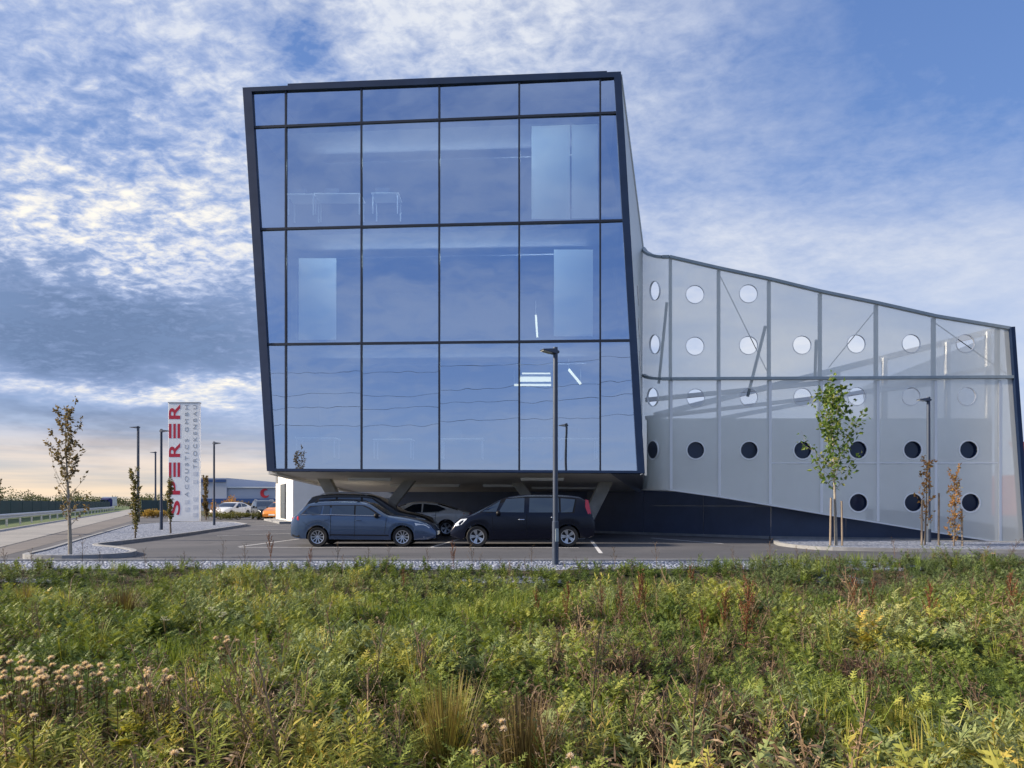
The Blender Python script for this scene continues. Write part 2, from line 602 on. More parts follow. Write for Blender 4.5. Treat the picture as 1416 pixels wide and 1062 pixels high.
M = dict(
    ground=ground_mat(),
    lot=asphalt_mat('lot_asphalt', (0.052, 0.054, 0.066), (0.084, 0.083, 0.095)),
    road=asphalt_mat('road_asphalt', (0.21, 0.205, 0.205), (0.26, 0.25, 0.245)),
    gravel=gravel_mat(),
    kerb=mat('kerb_concrete', (0.22, 0.225, 0.24), 0.85, var=0.2, scale=3, bump=0.3),
    line=mat('line_paint', (0.5, 0.5, 0.52), 0.7, var=0.2, scale=6),
    navy=mat('navy_metal', (0.012, 0.028, 0.075), 0.5, 0.0, var=0.15, scale=1.5, spec=0.25),
    navy_wall=mat('navy_wall_panel', (0.042, 0.062, 0.118), 0.42, 0.0, var=0.2, scale=0.9),
    mullion=mat('mullion_dark_metal', (0.015, 0.02, 0.035), 0.4, 0.2),
    glass=glass_wall_mat(),
    perf=perforated_mat(),
    post=mat('grey_steel', (0.30, 0.35, 0.38), 0.5, 0.2, var=0.1),
    postlight=mat('pale_steel', (0.72, 0.75, 0.76), 0.5, 0.1, var=0.08),
    ring=mat('porthole_rim_white', (0.75, 0.76, 0.77), 0.4),
    porthole=mat('porthole_dark_glass', (0.008, 0.018, 0.05), 0.08, 0.0, spec=0.4),
    hallwall=mat('hall_render_grey', (0.82, 0.83, 0.81), 0.8, var=0.05, scale=0.6),
    soffit=mat('soffit_panel', (0.62, 0.60, 0.56), 0.7, var=0.12, scale=0.7),
    concrete=mat('column_concrete', (0.36, 0.35, 0.32), 0.85, var=0.2, scale=2.5, bump=0.25),
    tube=mat('lamp_tube_white', (0.8, 0.8, 0.78), 0.4),
    dimtube=mat('soffit_tube', (0.72, 0.72, 0.69), 0.4),
    lit=mat('lit_tube', (0.9, 0.92, 0.8), 0.4, emit=((1.0, 0.96, 0.70), 0.85)),
    inwall=mat('interior_plaster', (0.19, 0.205, 0.23), 0.8, var=0.05),
    infloor=mat('interior_carpet', (0.2, 0.2, 0.21), 0.9),
    panel=mat('interior_white_panel', (0.86, 0.88, 0.86), 0.6),
    white=mat('white_render', (0.78, 0.76, 0.72), 0.8, var=0.05, scale=0.8),
    doorgrey=mat('door_grey', (0.07, 0.085, 0.1), 0.4),
    lampmetal=mat('lamp_anthracite', (0.05, 0.065, 0.10), 0.45, 0.3, var=0.1),
    lampglass=mat('lamp_lens', (0.5, 0.5, 0.48), 0.2),
    sign=mat('sign_white', (0.86, 0.87, 0.89), 0.4, var=0.03),
    signedge=mat('sign_grey_edge', (0.35, 0.37, 0.4), 0.4),
    red=mat('sign_red', (0.50, 0.012, 0.045), 0.45),
    signtext=mat('sign_grey_letters', (0.33, 0.35, 0.39), 0.5),
    signsquare=mat('sign_pale_square', (0.68, 0.70, 0.75), 0.5),
    fence=mat('green_privacy_mesh', (0.02, 0.05, 0.052), 0.8, var=0.2, scale=0.8),
    galv=mat('galvanised_steel', (0.5, 0.52, 0.55), 0.45, 0.6, var=0.12),
    whwall=mat('warehouse_grey_wall', (0.42, 0.45, 0.52), 0.6, var=0.05, scale=0.15),
    whblue=mat('warehouse_blue_band', (0.02, 0.07, 0.22), 0.5),
    whdark=mat('warehouse_glazing', (0.035, 0.045, 0.06), 0.15),
    whred=mat('warehouse_red_emblem', (0.6, 0.02, 0.03), 0.5),
    brick=mat('red_roof_tile', (0.16, 0.045, 0.035), 0.8, var=0.2),
    bark=mat('bark', (0.13, 0.105, 0.085), 0.9, var=0.3, scale=12, bump=0.4),
    barkpale=mat('bark_pale', (0.27, 0.24, 0.2), 0.9, var=0.25, scale=10, bump=0.3),
    stake=mat('stake_wood', (0.24, 0.19, 0.145), 0.85, var=0.2, scale=8),
    tyre=mat('tyre_rubber', (0.012, 0.012, 0.013), 0.8),
    rim=mat('alloy_rim', (0.5, 0.52, 0.55), 0.3, 0.8),
    rimdark=mat('rim_recess', (0.02, 0.02, 0.022), 0.6),
    carglass=mat('car_glass', (0.008, 0.013, 0.024), 0.03, 0.0, spec=1.0, coat=0.3),
    cardark=mat('car_black_plastic', (0.006, 0.006, 0.008), 0.45, spec=0.2),
    chrome=mat('chrome_trim', (0.6, 0.62, 0.65), 0.2, 0.9),
    headlight=mat('headlight_lens', (0.75, 0.8, 0.85), 0.2, 0.0, coat=1.0),
    taillight=mat('taillight_red', (0.5, 0.012, 0.015), 0.15, coat=1.0),
    paint_blue=mat('paint_blue', (0.034, 0.066, 0.135), 0.25, 0.25, coat=1.0),
    paint_black=mat('paint_black', (0.005, 0.006, 0.008), 0.15, 0.0, coat=0.2, spec=0.35),
    paint_navy=mat('paint_midnight', (0.004, 0.006, 0.016), 0.18, 0.0, coat=0.0, spec=0.32),
    paint_silver=mat('paint_silver', (0.74, 0.73, 0.70), 0.35, 0.0, coat=1.0),
    paint_white=mat('paint_white', (0.7, 0.7, 0.7), 0.35, 0.0, coat=1.0),
    paint_orange=mat('paint_orange', (0.6, 0.2, 0.02), 0.4, 0.0, coat=0.5),
    wire=mat('cable_black', (0.012, 0.012, 0.014), 0.7),
    pinkbanner=mat('dark_blue_tarp', (0.015, 0.02, 0.14), 0.7),
)

M['carglass'].node_tree.nodes['Principled BSDF'].inputs['Specular Tint'].default_value = (0.5, 0.7, 1.0, 1)
LEAF_AUTUMN = leaf_mat('leaf_autumn_brown', [(0.0, (0.09, 0.075, 0.035)), (0.4, (0.14, 0.105, 0.055)), (0.7, (0.20, 0.14, 0.075)), (1.0, (0.12, 0.115, 0.05))], 0.35)
LEAF_OLIVE = leaf_mat('leaf_olive', [(0.0, (0.06, 0.07, 0.02)), (0.4, (0.10, 0.10, 0.035)), (0.7, (0.17, 0.135, 0.045)), (1.0, (0.22, 0.16, 0.05))], 0.35)
LEAF_FRESH = leaf_mat('leaf_fresh_green', [(0.0, (0.05, 0.10, 0.02)), (0.5, (0.11, 0.19, 0.04)), (0.8, (0.20, 0.25, 0.06)), (1.0, (0.28, 0.24, 0.06))], 0.4)
LEAF_ORANGE = leaf_mat('leaf_orange', [(0.0, (0.20, 0.15, 0.05)), (0.35, (0.36, 0.18, 0.055)), (0.7, (0.46, 0.23, 0.075)), (1.0, (0.26, 0.24, 0.07))], 0.4)
LEAF_DARK = leaf_mat('leaf_far_green', [(0.0, (0.04, 0.06, 0.025)), (0.5, (0.07, 0.09, 0.03)), (1.0, (0.13, 0.12, 0.05))], 0.25)
LEAF_HEDGE = leaf_mat('leaf_hedge', [(0.0, (0.07, 0.09, 0.02)), (0.5, (0.13, 0.14, 0.03)), (1.0, (0.24, 0.2, 0.05))], 0.25)


# ------------------------------------------------------------------ the ground
def ground_z(x, y):
    if y > 15.6:
        return -0.06
    t = min(1.0, max(0.0, (15.6 - y) / 3.0))
    t = t * t * (3 - 2 * t)
    n = noise.noise(Vector((x * 0.25, y * 0.25, 0.3))) * 0.12 + noise.noise(Vector((x * 0.9, y * 0.9, 4.3))) * 0.05
    return -0.06 - 0.30 * t + n * t * min(1, max(0, (40 - abs(x)) / 10)) * (1 if y > -20 else 0)


def axis(vals):
    return sorted(set(round(v, 3) for v in vals))


def make_ground():
    xs = axis([-3000, -1500, -700, -300, -150, -80, -50, -35] + list(arn(-26, 26.1, 0.5)) + [35, 50, 80, 150, 300, 700, 1500, 3000])
    ys = axis([-3000, -1200, -400, -120, -50, -25, -10, -4] + list(arn(0, 17.1, 0.4)) + [20, 26, 35, 50, 80, 150, 300, 700, 1500, 3000])
    mb = MB()
    vs = [Vector((x, y, ground_z(x, y))) for y in ys for x in xs]
    nx = len(xs)
    fs = [(j * nx + i, j * nx + i + 1, (j + 1) * nx + i + 1, (j + 1) * nx + i) for j in range(len(ys) - 1) for i in range(nx - 1)]
    mb.add(vs, fs)
    o = mb.build('ground', M['ground'], smooth=True)
    tag(o, kind='structure')


make_ground()


def sheet(name, pts, z, m, kind='structure'):
    mb = MB()
    mb.add([Vector((p[0], p[1], z)) for p in pts], [tuple(range(len(pts)))])
    return tag(mb.build(name, m), kind=kind)


# parking lot with the yard round the building
sheet('parking_lot', [(-40, 16.1), (60, 16.1), (60, 90), (-40, 90)], 0.0, M['lot'])
# the road at the left
d_near, d_far = Vector((-16.6, 21.0)), Vector((-61, 105))
r0 = G(0, 757); r1 = G(181, 711)
r2 = G(165, 706.6); r3 = G(0, 732)
dl = (r3 - r2).normalized()
dn = (r0 - r1).normalized()
sheet('road', [r0 + dn * 25, r1, r1 + (r1 - r0).normalized() * 160, r2 + (r2 - r3).normalized() * 160, r2, r3, r3 + dl * 40], 0.008, M['road'])
# darker footway strip between the road and the gravel
sheet('pavement', [G(0, 770), G(0, 758.5), G(181, 711.5), G(205, 714), G(110, 741)], 0.004,
      asphalt_mat('footway_asphalt', (0.11, 0.10, 0.10), (0.14, 0.125, 0.12)))
# gravel strip along the meadow
mbg = MB()
xs = lin(-30, 9.2, 60)
for i in range(len(xs) - 1):
    mbg.quad((xs[i], 13.9, -0.24), (xs[i + 1], 13.9, -0.24), (xs[i + 1], 16.0, 0.03), (xs[i], 16.0, 0.03))
tag(mbg.build('gravel_strip', M['gravel']), kind='structure')


def rounded(pts, r=0.6, n=5):
    """a closed polygon with its corners rounded"""
    out = []
    N = len(pts)
    for i in range(N):
        a, b, c = Vector(pts[i - 1][:2]), Vector(pts[i][:2]), Vector(pts[(i + 1) % N][:2])
        u, w = (a - b), (c - b)
        k = min(r, u.length * 0.45, w.length * 0.45)
        p0, p1 = b + u.normalized() * k, b + w.normalized() * k
        for t in lin(0, 1, n):
            out.append((1 - t) ** 2 * p0 + 2 * t * (1 - t) * b + t * t * p1)
    return out


def kerbed_island(pts, name, r=0.6, h=0.12, kerb_w=0.14):
    poly = rounded(pts, r)
    mb = MB()
    N = len(poly)
    cen = sum(poly, Vector((0, 0))) / N
    ar = sum(poly[i].x * poly[(i + 1) % N].y - poly[(i + 1) % N].x * poly[i].y for i in range(N))
    sg = 1 if ar > 0 else -1
    inner = []
    for i in range(N):
        d = (poly[(i + 1) % N] - poly[i - 1]).normalized()
        nrm = Vector((-d.y, d.x)) * sg
        inner.append(poly[i] + nrm * kerb_w)
    for i in range(N):
        j = (i + 1) % N
        A, B, C, D = poly[i], poly[j], inner[j], inner[i]
        v = lambda p, z: Vector((p.x, p.y, z))
        mb.quad(v(A, -0.02), v(B, -0.02), v(B, h), v(A, h))
        mb.quad(v(A, h), v(B, h), v(C, h), v(D, h))
        mb.quad(v(D, h), v(C, h), v(C, 0.02), v(D, 0.02))
    tag(mb.build('kerb', M['kerb']), kind='structure')
    sheet(name, inner, h - 0.03, M['gravel'])
    return poly


kerbed_island([G(22, 774), G(60, 765), G(112, 748), G(178, 728), G(236, 723), G(322, 723.5), G(345, 727), G(260, 740.5),
               G(190, 750), G(126, 757.5), G(165, 760.5), G(192, 766), G(182, 771), G(100, 775)], 'gravel_bed', r=1.2)
kerbed_island([G(1066, 749), G(1075, 755), G(1130, 761), G(1240, 763), G(1420, 765), G(1560, 767), G(1600, 756), G(1430, 753), G(1280, 750.5)],
              'gravel_bed', r=0.8, h=0.10)
# kerb between lot and gravel strip
mk = MB()
mk.beam((-13.5, 16.07, 0.01), (8.6, 16.07, 0.01), 0.12, 0.12)
tag(mk.build('kerb', M['kerb']), kind='structure')
# painted bay lines
def stripe(a, b, w=0.11):
    a, b = Vector((a.x, a.y, 0)), Vector((b.x, b.y, 0))
    d = (b - a).normalized()
    s = Vector((-d.y, d.x, 0)) * w / 2
    return [a - s, b - s, b + s, a + s]


ml = MB()
for a, b in ((G(818, 748), G(831, 765)), (G(330, 757), G(800, 757.5)), (G(596, 757), G(634, 746)), (G(330, 756), G(440, 742)),
             (G(300, 741), G(425, 737)), (G(340, 733), G(420, 731.5)), (G(345, 727.6), G(400, 726)), (G(1000, 752), G(900, 744))):
    q = stripe(a, b)
    ml.add([p + Vector((0, 0, 0.004)) for p in q], [(0, 1, 2, 3)])
tag(ml.build('road_marking', M['line']), kind='structure')
# drain slot line near the plinth wall
# verge between the road and the fence
sheet('grass_verge', [r3 + dl * 40, r3, r2, r2 + (r2 - r3).normalized() * 160, r2 + (r2 - r3).normalized() * 160 + Vector((-30, 0, 0)), r3 + dl * 40 + Vector((-40, 0, 0))], 0.002,
      mat('verge_grass', (0.065, 0.10, 0.03), 0.95, var=0.5, scale=1.4, bump=0.8, bscale=12))

# ------------------------------------------------------------------ the office box
FA = Vector(((395 - CX) / F * 24.22, 24.22, 0))
FB = Vector(((830 - CX) / F * 23.2, 23.2, 0))
FU = (FB - FA).normalized()                     # along the front, to the right
FN = Vector((FU.y, -FU.x, 0)).normalized()      # outward, towards the road
if FN.y > 0:
    FN = -FN


def fp(px, py, off=0.0):
    """point of the glass front plane seen at photo pixel, then pushed out by off"""
    d = Vector(((px - CX) / F, 1.0, (HY - py) / F))
    Y = FA.dot(FN) / d.dot(FN)
    p = d * Y
    return Vector((p.x, p.y, EYE + p.z)) + FN * off


def line_y(l, x):
    (x0, y0), (x1, y1) = l
    return y0 + (y1 - y0) * (x - x0) / (x1 - x0)


def line_x(l, y):
    (x0, y0), (x1, y1) = l
    return x0 + (x1 - x0) * (y - y0) / (y1 - y0)


def isect(h, v):
    x = line_x(v, 400)
    for _ in range(6):
        x = line_x(v, line_y(h, x))
    return x, line_y(h, x)


HL = [((395, 126.5), (850, 108.5)), ((351, 176.7), (848, 156.6)), ((357, 317.6), (860.7, 305.3)), ((368, 476.5), (869, 471.0)), ((369, 648.5), (889, 651.5))]
VL = [((349, 128), (380, 648)), ((395.5, 100), (395.5, 650)), ((500, 100), (500, 650)), ((607.5, 100), (607.5, 650)),
      ((718, 100), (718, 650)), ((830, 100), (830, 650)), ((849, 109), (881.5, 651))]

office = empty('office_building', fp(620, 700) * 1.0, 'glass fronted office box on slanted concrete columns with navy frame', 'office building')
office.location.z = 0.0


def fbar(mb, a, b, w, d0, d1):
    """a bar lying on the front from pixel a to pixel b, w metres wide, from depth d0 to d1 (outward positive)"""
    A, B = fp(*a), fp(*b)
    d = (B - A).normalized()
    s = d.cross(FN).normalized() * (w / 2)
    mb.hexa([A - s + FN * d0, B - s + FN * d0, B + s + FN * d0, A + s + FN * d0],
            [A - s + FN * d1, B - s + FN * d1, B + s + FN * d1, A + s + FN * d1])


for r in range(4):
    for c in range(6):
        cs = [isect(HL[r], VL[c]), isect(HL[r], VL[c + 1]), isect(HL[r + 1], VL[c + 1]), isect(HL[r + 1], VL[c])]
        mb = MB()
        # every pane sits a touch out of true, as set glass does
        t1, t2 = random.uniform(-1, 1) * 0.009, random.uniform(-1, 1) * 0.009
        offs = [t1 + t2, -t1 + t2, -t1 - t2, t1 - t2]
        pts = [fp(x, y, 0.0 + o) for (x, y), o in zip(cs, offs)]
        mb.quad(*pts)
        mb.build('glass_pane', M['glass'], office)
for k, v in enumerate(VL[1:6]):
    mb = MB()
    fbar(mb, isect(HL[0], v), isect(HL[4], v), 0.06, 0.012, 0.045)
    mb.build('mullion', M['mullion'], office)
for h in HL[1:4]:
    mb = MB()
    fbar(mb, isect(h, VL[0]), isect(h, VL[6]), 0.08, 0.012, 0.05)
    mb.build('transom', M['mullion'], office)
# frame: left, right, top, bottom blades that stand proud of the glass
OUT = [(337, 123), (858.5, 101), (891.5, 654.5), (370.5, 651.5)]
INN = [(349.5, 128.3), (849, 108.7), (881, 651.0), (381, 648.0)]
fr = MB()
for i in range(4):
    j = (i + 1) % 4
    q = [OUT[i], OUT[j], INN[j], INN[i]]
    fr.hexa([fp(x, y, -0.3) for x, y in q], [fp(x, y, 0.09) for x, y in q])
fr.build('front_frame', M['navy'], office)
BACK = -FN                                     # into the building
SKEW = (BACK + Vector((0.0, 0, 0))).normalized()


def inn(px, py, dep):
    return fp(px, py, 0.0) + BACK * dep


# hull: sides, roof
D_HULL = 13.0
hull = MB()
hull.quad(inn(337.5, 123.5, 0.25), inn(371, 651, 0.25), inn(371, 651, D_HULL), inn(337.5, 123.5, D_HULL))
hull.quad(inn(857.5, 102, 0.25), inn(890, 654, 0.25), inn(890, 654, D_HULL), inn(857.5, 102, D_HULL))
hull.quad(inn(337.5, 124, 0.25), inn(857.5, 102, 0.25), inn(857.5, 102, D_HULL), inn(337.5, 124, D_HULL))
hull.quad(inn(337.5, 124, D_HULL), inn(857.5, 102, D_HULL), inn(890, 654, D_HULL), inn(371, 651, D_HULL))
hull.build('outer_wall', M['navy_wall'], office)
rp = MB()
a, b_ = fp(383, 123.0) + BACK * 0.9, fp(841, 102.5) + BACK * 0.9
ua, ub = 0.74, 0.68
rp.hexa([a + Vector((0, 0, -0.3)), b_ + Vector((0, 0, -0.3)), b_ + BACK * 8 + Vector((0, 0, -0.3)), a + BACK * 8 + Vector((0, 0, -0.3))],
        [a + Vector((0, 0, ua)), b_ + Vector((0, 0, ub)), b_ + BACK * 8 + Vector((0, 0, ub)), a + BACK * 8 + Vector((0, 0, ua))])
rp.build('roof_upstand', M['navy'], office)
# floors inside
for k, h in enumerate(HL):
    mb = MB()
    y0, y1 = line_y(h, 352 + 5 * k), line_y(h, 855 + 6 * k)
    xl, xr = isect(h, VL[0])[0] + 2, isect(h, VL[6])[0] - 2
    th = 0.30 if 0 < k < 4 else 0.12
    A, B = inn(xl, line_y(h, xl), 0.22), inn(xr, line_y(h, xr), 0.22)
    zz = Vector((0, 0, th / 2))
    if k == 0:
        zz = Vector((0, 0, 0.06)); A = A - Vector((0, 0, 0.08)); B = B - Vector((0, 0, 0.08))
    if k == 4:
        A = A + Vector((0, 0, 0.1)); B = B + Vector((0, 0, 0.1))
    mb.hexa([A - zz, B - zz, B + BACK * 7 - zz, A + BACK * 7 - zz], [A + zz, B + zz, B + BACK * 7 + zz, A + BACK * 7 + zz])
    mb.build('floor_slab', [M['inwall']], office)
mb = MB()
mb.quad(inn(345, 124, 7.1), inn(857, 104, 7.1), inn(888, 650, 7.1), inn(374, 648, 7.1))
mb.build('interior_wall', M['inwall'], office)
BLIND = bpy.data.materials.new('pale_blind_fabric')
BLIND.use_nodes = True
_p = BLIND.node_tree.nodes['Principled BSDF']
_p.inputs['Base Color'].default_value = (0.8, 0.84, 0.84, 1)
_p.inputs['Roughness'].default_value = 0.9
_t = BLIND.node_tree.nodes.new('ShaderNodeBsdfTranslucent')
_t.inputs[0].default_value = (0.8, 0.86, 0.88, 1)
_m = BLIND.node_tree.nodes.new('ShaderNodeMixShader')
_m.inputs[0].default_value = 0.6
lk(BLIND.node_tree, _p.outputs[0], _m.inputs[1])
lk(BLIND.node_tree, _t.outputs[0], _m.inputs[2])
lk(BLIND.node_tree, _m.outputs[0], BLIND.node_tree.nodes['Material Output'].inputs[0])
# cross walls that show through the glass as paler fields
for (xa, ya, xb, yb, dep) in ((735, 168, 788, 303, 0.34), (790.5, 165.5, 827, 302, 0.36), (413, 357, 465, 470, 0.34), (766, 345, 820, 465, 0.34),
                              (402, 349, 410, 471, 2.5), (408, 520, 495, 640, 5.5), (650, 560, 716, 640, 6.0), (725, 505, 818, 640, 5.0)):
    mb = MB()
    s = 1 + dep / 24.0
    q = [inn(xa, ya, 0), inn(xb, ya, 0), inn(xb, yb, 0), inn(xa, yb, 0)]
    q = [Vector(((p.x) * s, p.y * s, EYE + (p.z - EYE) * s)) for p in q]
    mb.prism(q, BACK * (0.004 if dep < 1 else 0.06))
    mb.build('roller_blind' if dep < 1 else 'interior_panel', BLIND if dep < 1 else M['inwall'], office)


# lit lamps and unlit furniture inside
def in_lamp(a, b, dep, w, label, name='office_lamp_or_housing'):
    s = 1 + dep / 24.0
    A, B = fp(*a), fp(*b)
    A = Vector((A.x * s, A.y * s, EYE + (A.z - EYE) * s)); B = Vector((B.x * s, B.y * s, EYE + (B.z - EYE) * s))
    root = empty(name, (A + B) / 2, label, 'ceiling lamp', 'lit lamps inside the office')
    mb = MB()
    mb.beam(A, B, w, w * 0.7)
    mb.build('light_tube', M['lit'], root)
    mb = MB()
    mb.beam(A + Vector((0, 0, w * 0.5)), B + Vector((0, 0, w * 0.5)), w * 0.6, w * 0.25)
    mb.build('housing', M['tube'], root)
    for P_ in (A, B):
        mb = MB()
        mb.tube([P_ + Vector((0, 0, w * 0.5)), P_ + Vector((0, 0, 0.55))], 0.006, 6)
        mb.build('hanger', M['tube'], root)


in_lamp((741, 436), (743, 466), 2.0, 0.10, 'short upright lit tube behind the middle storey glass')
in_lamp((786.5, 511), (803, 531), 2.2, 0.11, 'slanting lit tube right of the tall lamp post, bottom storey')
in_lamp((722, 516.5), (761, 516.5), 4.6, 0.07, 'thin topmost of three lit bars, bottom storey')
in_lamp((719, 524.5), (762, 524.5), 3.6, 0.22, 'thick middle one of three lit bars, bottom storey')
in_lamp((711, 532.5), (762, 532.5), 3.0, 0.09, 'lowest of three lit bars behind the bottom storey glass')


# added fill light per storey, backlighting blinds and room, with an invented unlit housing
for k, (xa, xb, h, e) in enumerate(((420, 812, HL[1], 115), (420, 812, HL[2], 115), (420, 812, HL[3], 45))):
    A, B = inn(xa, line_y(h, xa) + 16, 2.0), inn(xb, line_y(h, xb) + 16, 2.0)
    ld = bpy.data.lights.new('office_fill_light', 'AREA')
    ld.shape = 'RECTANGLE'
    ld.size, ld.size_y = (B - A).length, 0.25
    ld.energy = e
    ld.color = (0.86, 0.97, 1.0)
    lo = bpy.data.objects.new('office_fill_light', ld)
    COL.objects.link(lo)
    lo.location = (A + B) / 2
    root = empty('office_lamp_or_housing', lo.location, 'added unlit lamp housing at the fill light of the %s storey behind the glass' % ('top', 'middle', 'bottom')[k], 'ceiling lamp', 'added housings inside the office')
    up_ = Vector((0, 0, 0.05)) + BACK * 0.05
    mb = MB(); mb.beam(A + up_, B + up_, 0.12, 0.05); mb.build('housing', M['inwall'], root)
    for t in (0.1, 0.5, 0.9):
        q = A.lerp(B, t) + up_
        mb = MB(); mb.tube([q, q + Vector((0, 0, 0.3))], 0.006, 6); mb.build('hanger', M['inwall'], root)
    lo.rotation_euler = (FN * 1.0 + Vector((0, 0, -0.9))).to_track_quat('-Z', 'Y').to_euler()


def in_desk(px, py_top, py_floor, w, dep, label):
    s = 1 + dep / 24.0
    A, B = fp(px, py_top), fp(px, py_floor)
    T = Vector((A.x * s, A.y * s, EYE + (A.z - EYE) * s)); zf = EYE + (B.z - EYE) * s
    hgt = 0.74
    T.z = zf + hgt
    root = empty('office_desk', Vector((T.x, T.y, zf)), label, 'desk', 'desks behind the glass')
    mb = MB(); mb.box(T, (w, 0.8, 0.04)); mb.build('desk_top', M['panel'], root)
    for sx in (-1, 1):
        for sy in (-1, 1):
            mb = MB(); mb.box((T.x + sx * (w / 2 - 0.05), T.y + sy * 0.34, zf + hgt / 2 - 0.011), (0.045, 0.045, hgt - 0.04)); mb.build('leg', M['galv'], root)
    mb = MB(); mb.box((T.x - w * 0.2, T.y + 0.15, zf + hgt + 0.27), (0.52, 0.03, 0.33)); mb.box((T.x - w * 0.2, T.y + 0.17, zf + hgt + 0.07), (0.06, 0.05, 0.1))
    mb.build('monitor', M['doorgrey'], root)


for (px, pt, pf, w, dep, lab) in ((420, 286, 303, 1.0, 0.9, 'pale desk at the left end of the top storey'),
                                  (470, 284, 302, 1.7, 1.2, 'wide pale desk second from left in the top storey'),
                                  (535, 284, 301, 1.0, 1.5, 'pale desk third from left in the top storey'),
                                  (440, 610, 634, 1.5, 1.6, 'pale desk at the left end of the bottom storey'),
                                  (545, 610, 635, 1.5, 2.6, 'pale desk second from left in the bottom storey'),
                                  (640, 610, 635, 1.6, 2.2, 'pale desk in the middle of the bottom storey'),
                                  (745, 608, 635, 1.4, 1.6, 'pale desk behind the tall lamp post, bottom storey'),
                                  (800, 608, 635, 1.4, 2.6, 'pale desk right of the tall lamp post, bottom storey')):
    in_desk(px, pt, pf, w, dep, lab)

# underside
SO_L, SO_R = P(490, 680.5, 36.0), P(881, 679.5, 30.5)
sf = MB()
f0, f1 = inn(371.5, 652, 0.2), inn(845, 654.6, 0.2)
N_ = 8
for i in range(N_):
    t0, t1 = i / N_, (i + 1) / N_
    L0, L1 = f0.lerp(SO_L, t0), f0.lerp(SO_L, t1)
    R0, R1 = f1.lerp(SO_R, t0), f1.lerp(SO_R, t1)
    sf.quad(L0, R0, R1, L1)
sf.build('soffit', M['soffit'], office)
# ribbed navy wedge under the right corner
wd = MB()
w0, w1 = inn(845, 654.8, 0.18), inn(891, 655.2, 0.18)
b0, b1 = P(881.5, 679.6, 30.3), P(888.5, 679.4, 28.6)
nr = 14
for i in range(nr):
    t0, t1 = i / nr, (i + 1) / nr
    tm = (t0 + t1) / 2
    wd.quad(w0.lerp(w1, t0), w0.lerp(w1, tm), b0.lerp(b1, tm), b0.lerp(b1, t0))
    off = Vector((0, -0.03, -0.04))
    wd.quad(w0.lerp(w1, tm) + off, w0.lerp(w1, t1), b0.lerp(b1, t1), b0.lerp(b1, tm) + off)
wd.build('ribbed_cladding', mat('ribbed_grey_cladding', (0.30, 0.32, 0.36), 0.5, 0.2), office)
# left edge fascia of the soffit
fa = MB()
fa.beam(f0 + Vector((0.02, 0.1, -0.02)), SO_L + Vector((0.02, 0, -0.02)), 0.30, 0.14)
fa.build('edge_fascia', M['soffit'], office)
# strip lights under the soffit
def on_soffit(px, py):
    """the point of the underside seen at photo pixel"""
    d = Vector(((px - CX) / F, 1.0, (HY - py) / F))
    n = (f1 - f0).cross(SO_L - f0).normalized()
    o = Vector((0, 0, EYE))
    return o + d * ((f0 - o).dot(n) / d.dot(n))


n_so = 0
for (xa, xb, py) in ((482, 541, 659.5), (540, 636, 668.5), (720, 780, 659.2), (668, 712, 668.8), (735, 830, 671.5)):
    A, B = on_soffit(xa, py), on_soffit(xb, py)
    A.z -= 0.06; B.z -= 0.06
    lab = ('strip light under the soffit, leftmost near the front edge', 'long strip light under the soffit behind the second column',
           'strip light under the soffit, front row above the dark minivan', 'short strip light under the soffit left of the third column',
           'long rear strip light under the soffit above the dark minivan')[n_so]
    n_so += 1
    root = empty('soffit_light', (A + B) / 2, lab, 'ceiling light', 'strip lights under the building')
    mb = MB(); mb.beam(A, B, 0.14, 0.05); mb.build('housing', M['tube'], root)
    mb = MB(); mb.beam(A + Vector((0.02, 0, -0.055)), B + Vector((-0.02, 0, -0.055)), 0.12, 0.055); mb.build('diffuser', M['dimtube'], root)
# slanted columns
for (xt, xb_, Yc, wt) in ((449, 492, 27.5, 0.52), (569, 505, 27.5, 0.5), (711, 770, 27.8, 0.5), (840, 799, 26.6, 0.55)):
    top = P(xt, 662, Yc); bot = P(xb_, 742, Yc)
    bot.z = -0.02
    top = bot + (top - bot) * 1.08
    mb = MB()
    w = Vector((wt / 2, 0, 0)); d_ = Vector((0, 0.22, 0))
    mb.hexa([bot - w * 0.85 - d_, bot + w * 0.85 - d_, bot + w * 0.85 + d_, bot - w * 0.85 + d_], [top - w - d_, top + w - d_, top + w + d_, top - w + d_])
    mb.build('column', M['concrete'], office, bevel=0.03)
# dark back wall of the undercroft
bw = MB()
A = P(487, 700, 36.3); B = P(905, 700, 30.9)
bw.hexa([Vector((A.x, A.y, 0)), Vector((B.x, B.y, 0)), Vector((B.x, B.y + 0.3, 0)), Vector((A.x, A.y + 0.3, 0))],
        [Vector((A.x, A.y, 2.4)), Vector((B.x, B.y, 2.4)), Vector((B.x, B.y + 0.3, 2.4)), Vector((A.x, A.y + 0.3, 2.4))])
bw.build('undercroft_wall', M['navy_wall'], office)

# ------------------------------------------------------------------ the perforated hall on the right
hall = empty('perforated_hall', P(1150, 700, 25.0) * 1.0, 'hall wrapped in a white perforated screen dotted with round openings', 'hall')
hall.location.z = 0


def sY(px):
    """depth of the screen at photo column px: a rounded corner, then a nearly frontal sheet"""
    base = 25.6 - (px - 928) * (25.6 - 24.1) / (1400 - 928)
    if px < 928:
        t = (928 - px) / 38.0
        base += 0.15 * t + 1.7 * max(0, t) ** 3.2
    return base


def sp(px, py, off=0.0):
    p = P(px, py, sY(px))
    return p + Vector((0.06, 1.0, 0)).normalized() * off


TOP = [(889, 343), (893, 348.5), (899, 352), (908, 354.5), (916, 355.2), (926, 355), (996, 371), (1064, 385.5), (1136, 403), (1214, 419), (1294, 437), (1396.5, 454)]
BOT = [(888.5, 677), (926, 677.3), (996, 687), (1068, 699), (1140, 711), (1214, 722.5), (1294, 736), (1372, 748), (1418, 755)]


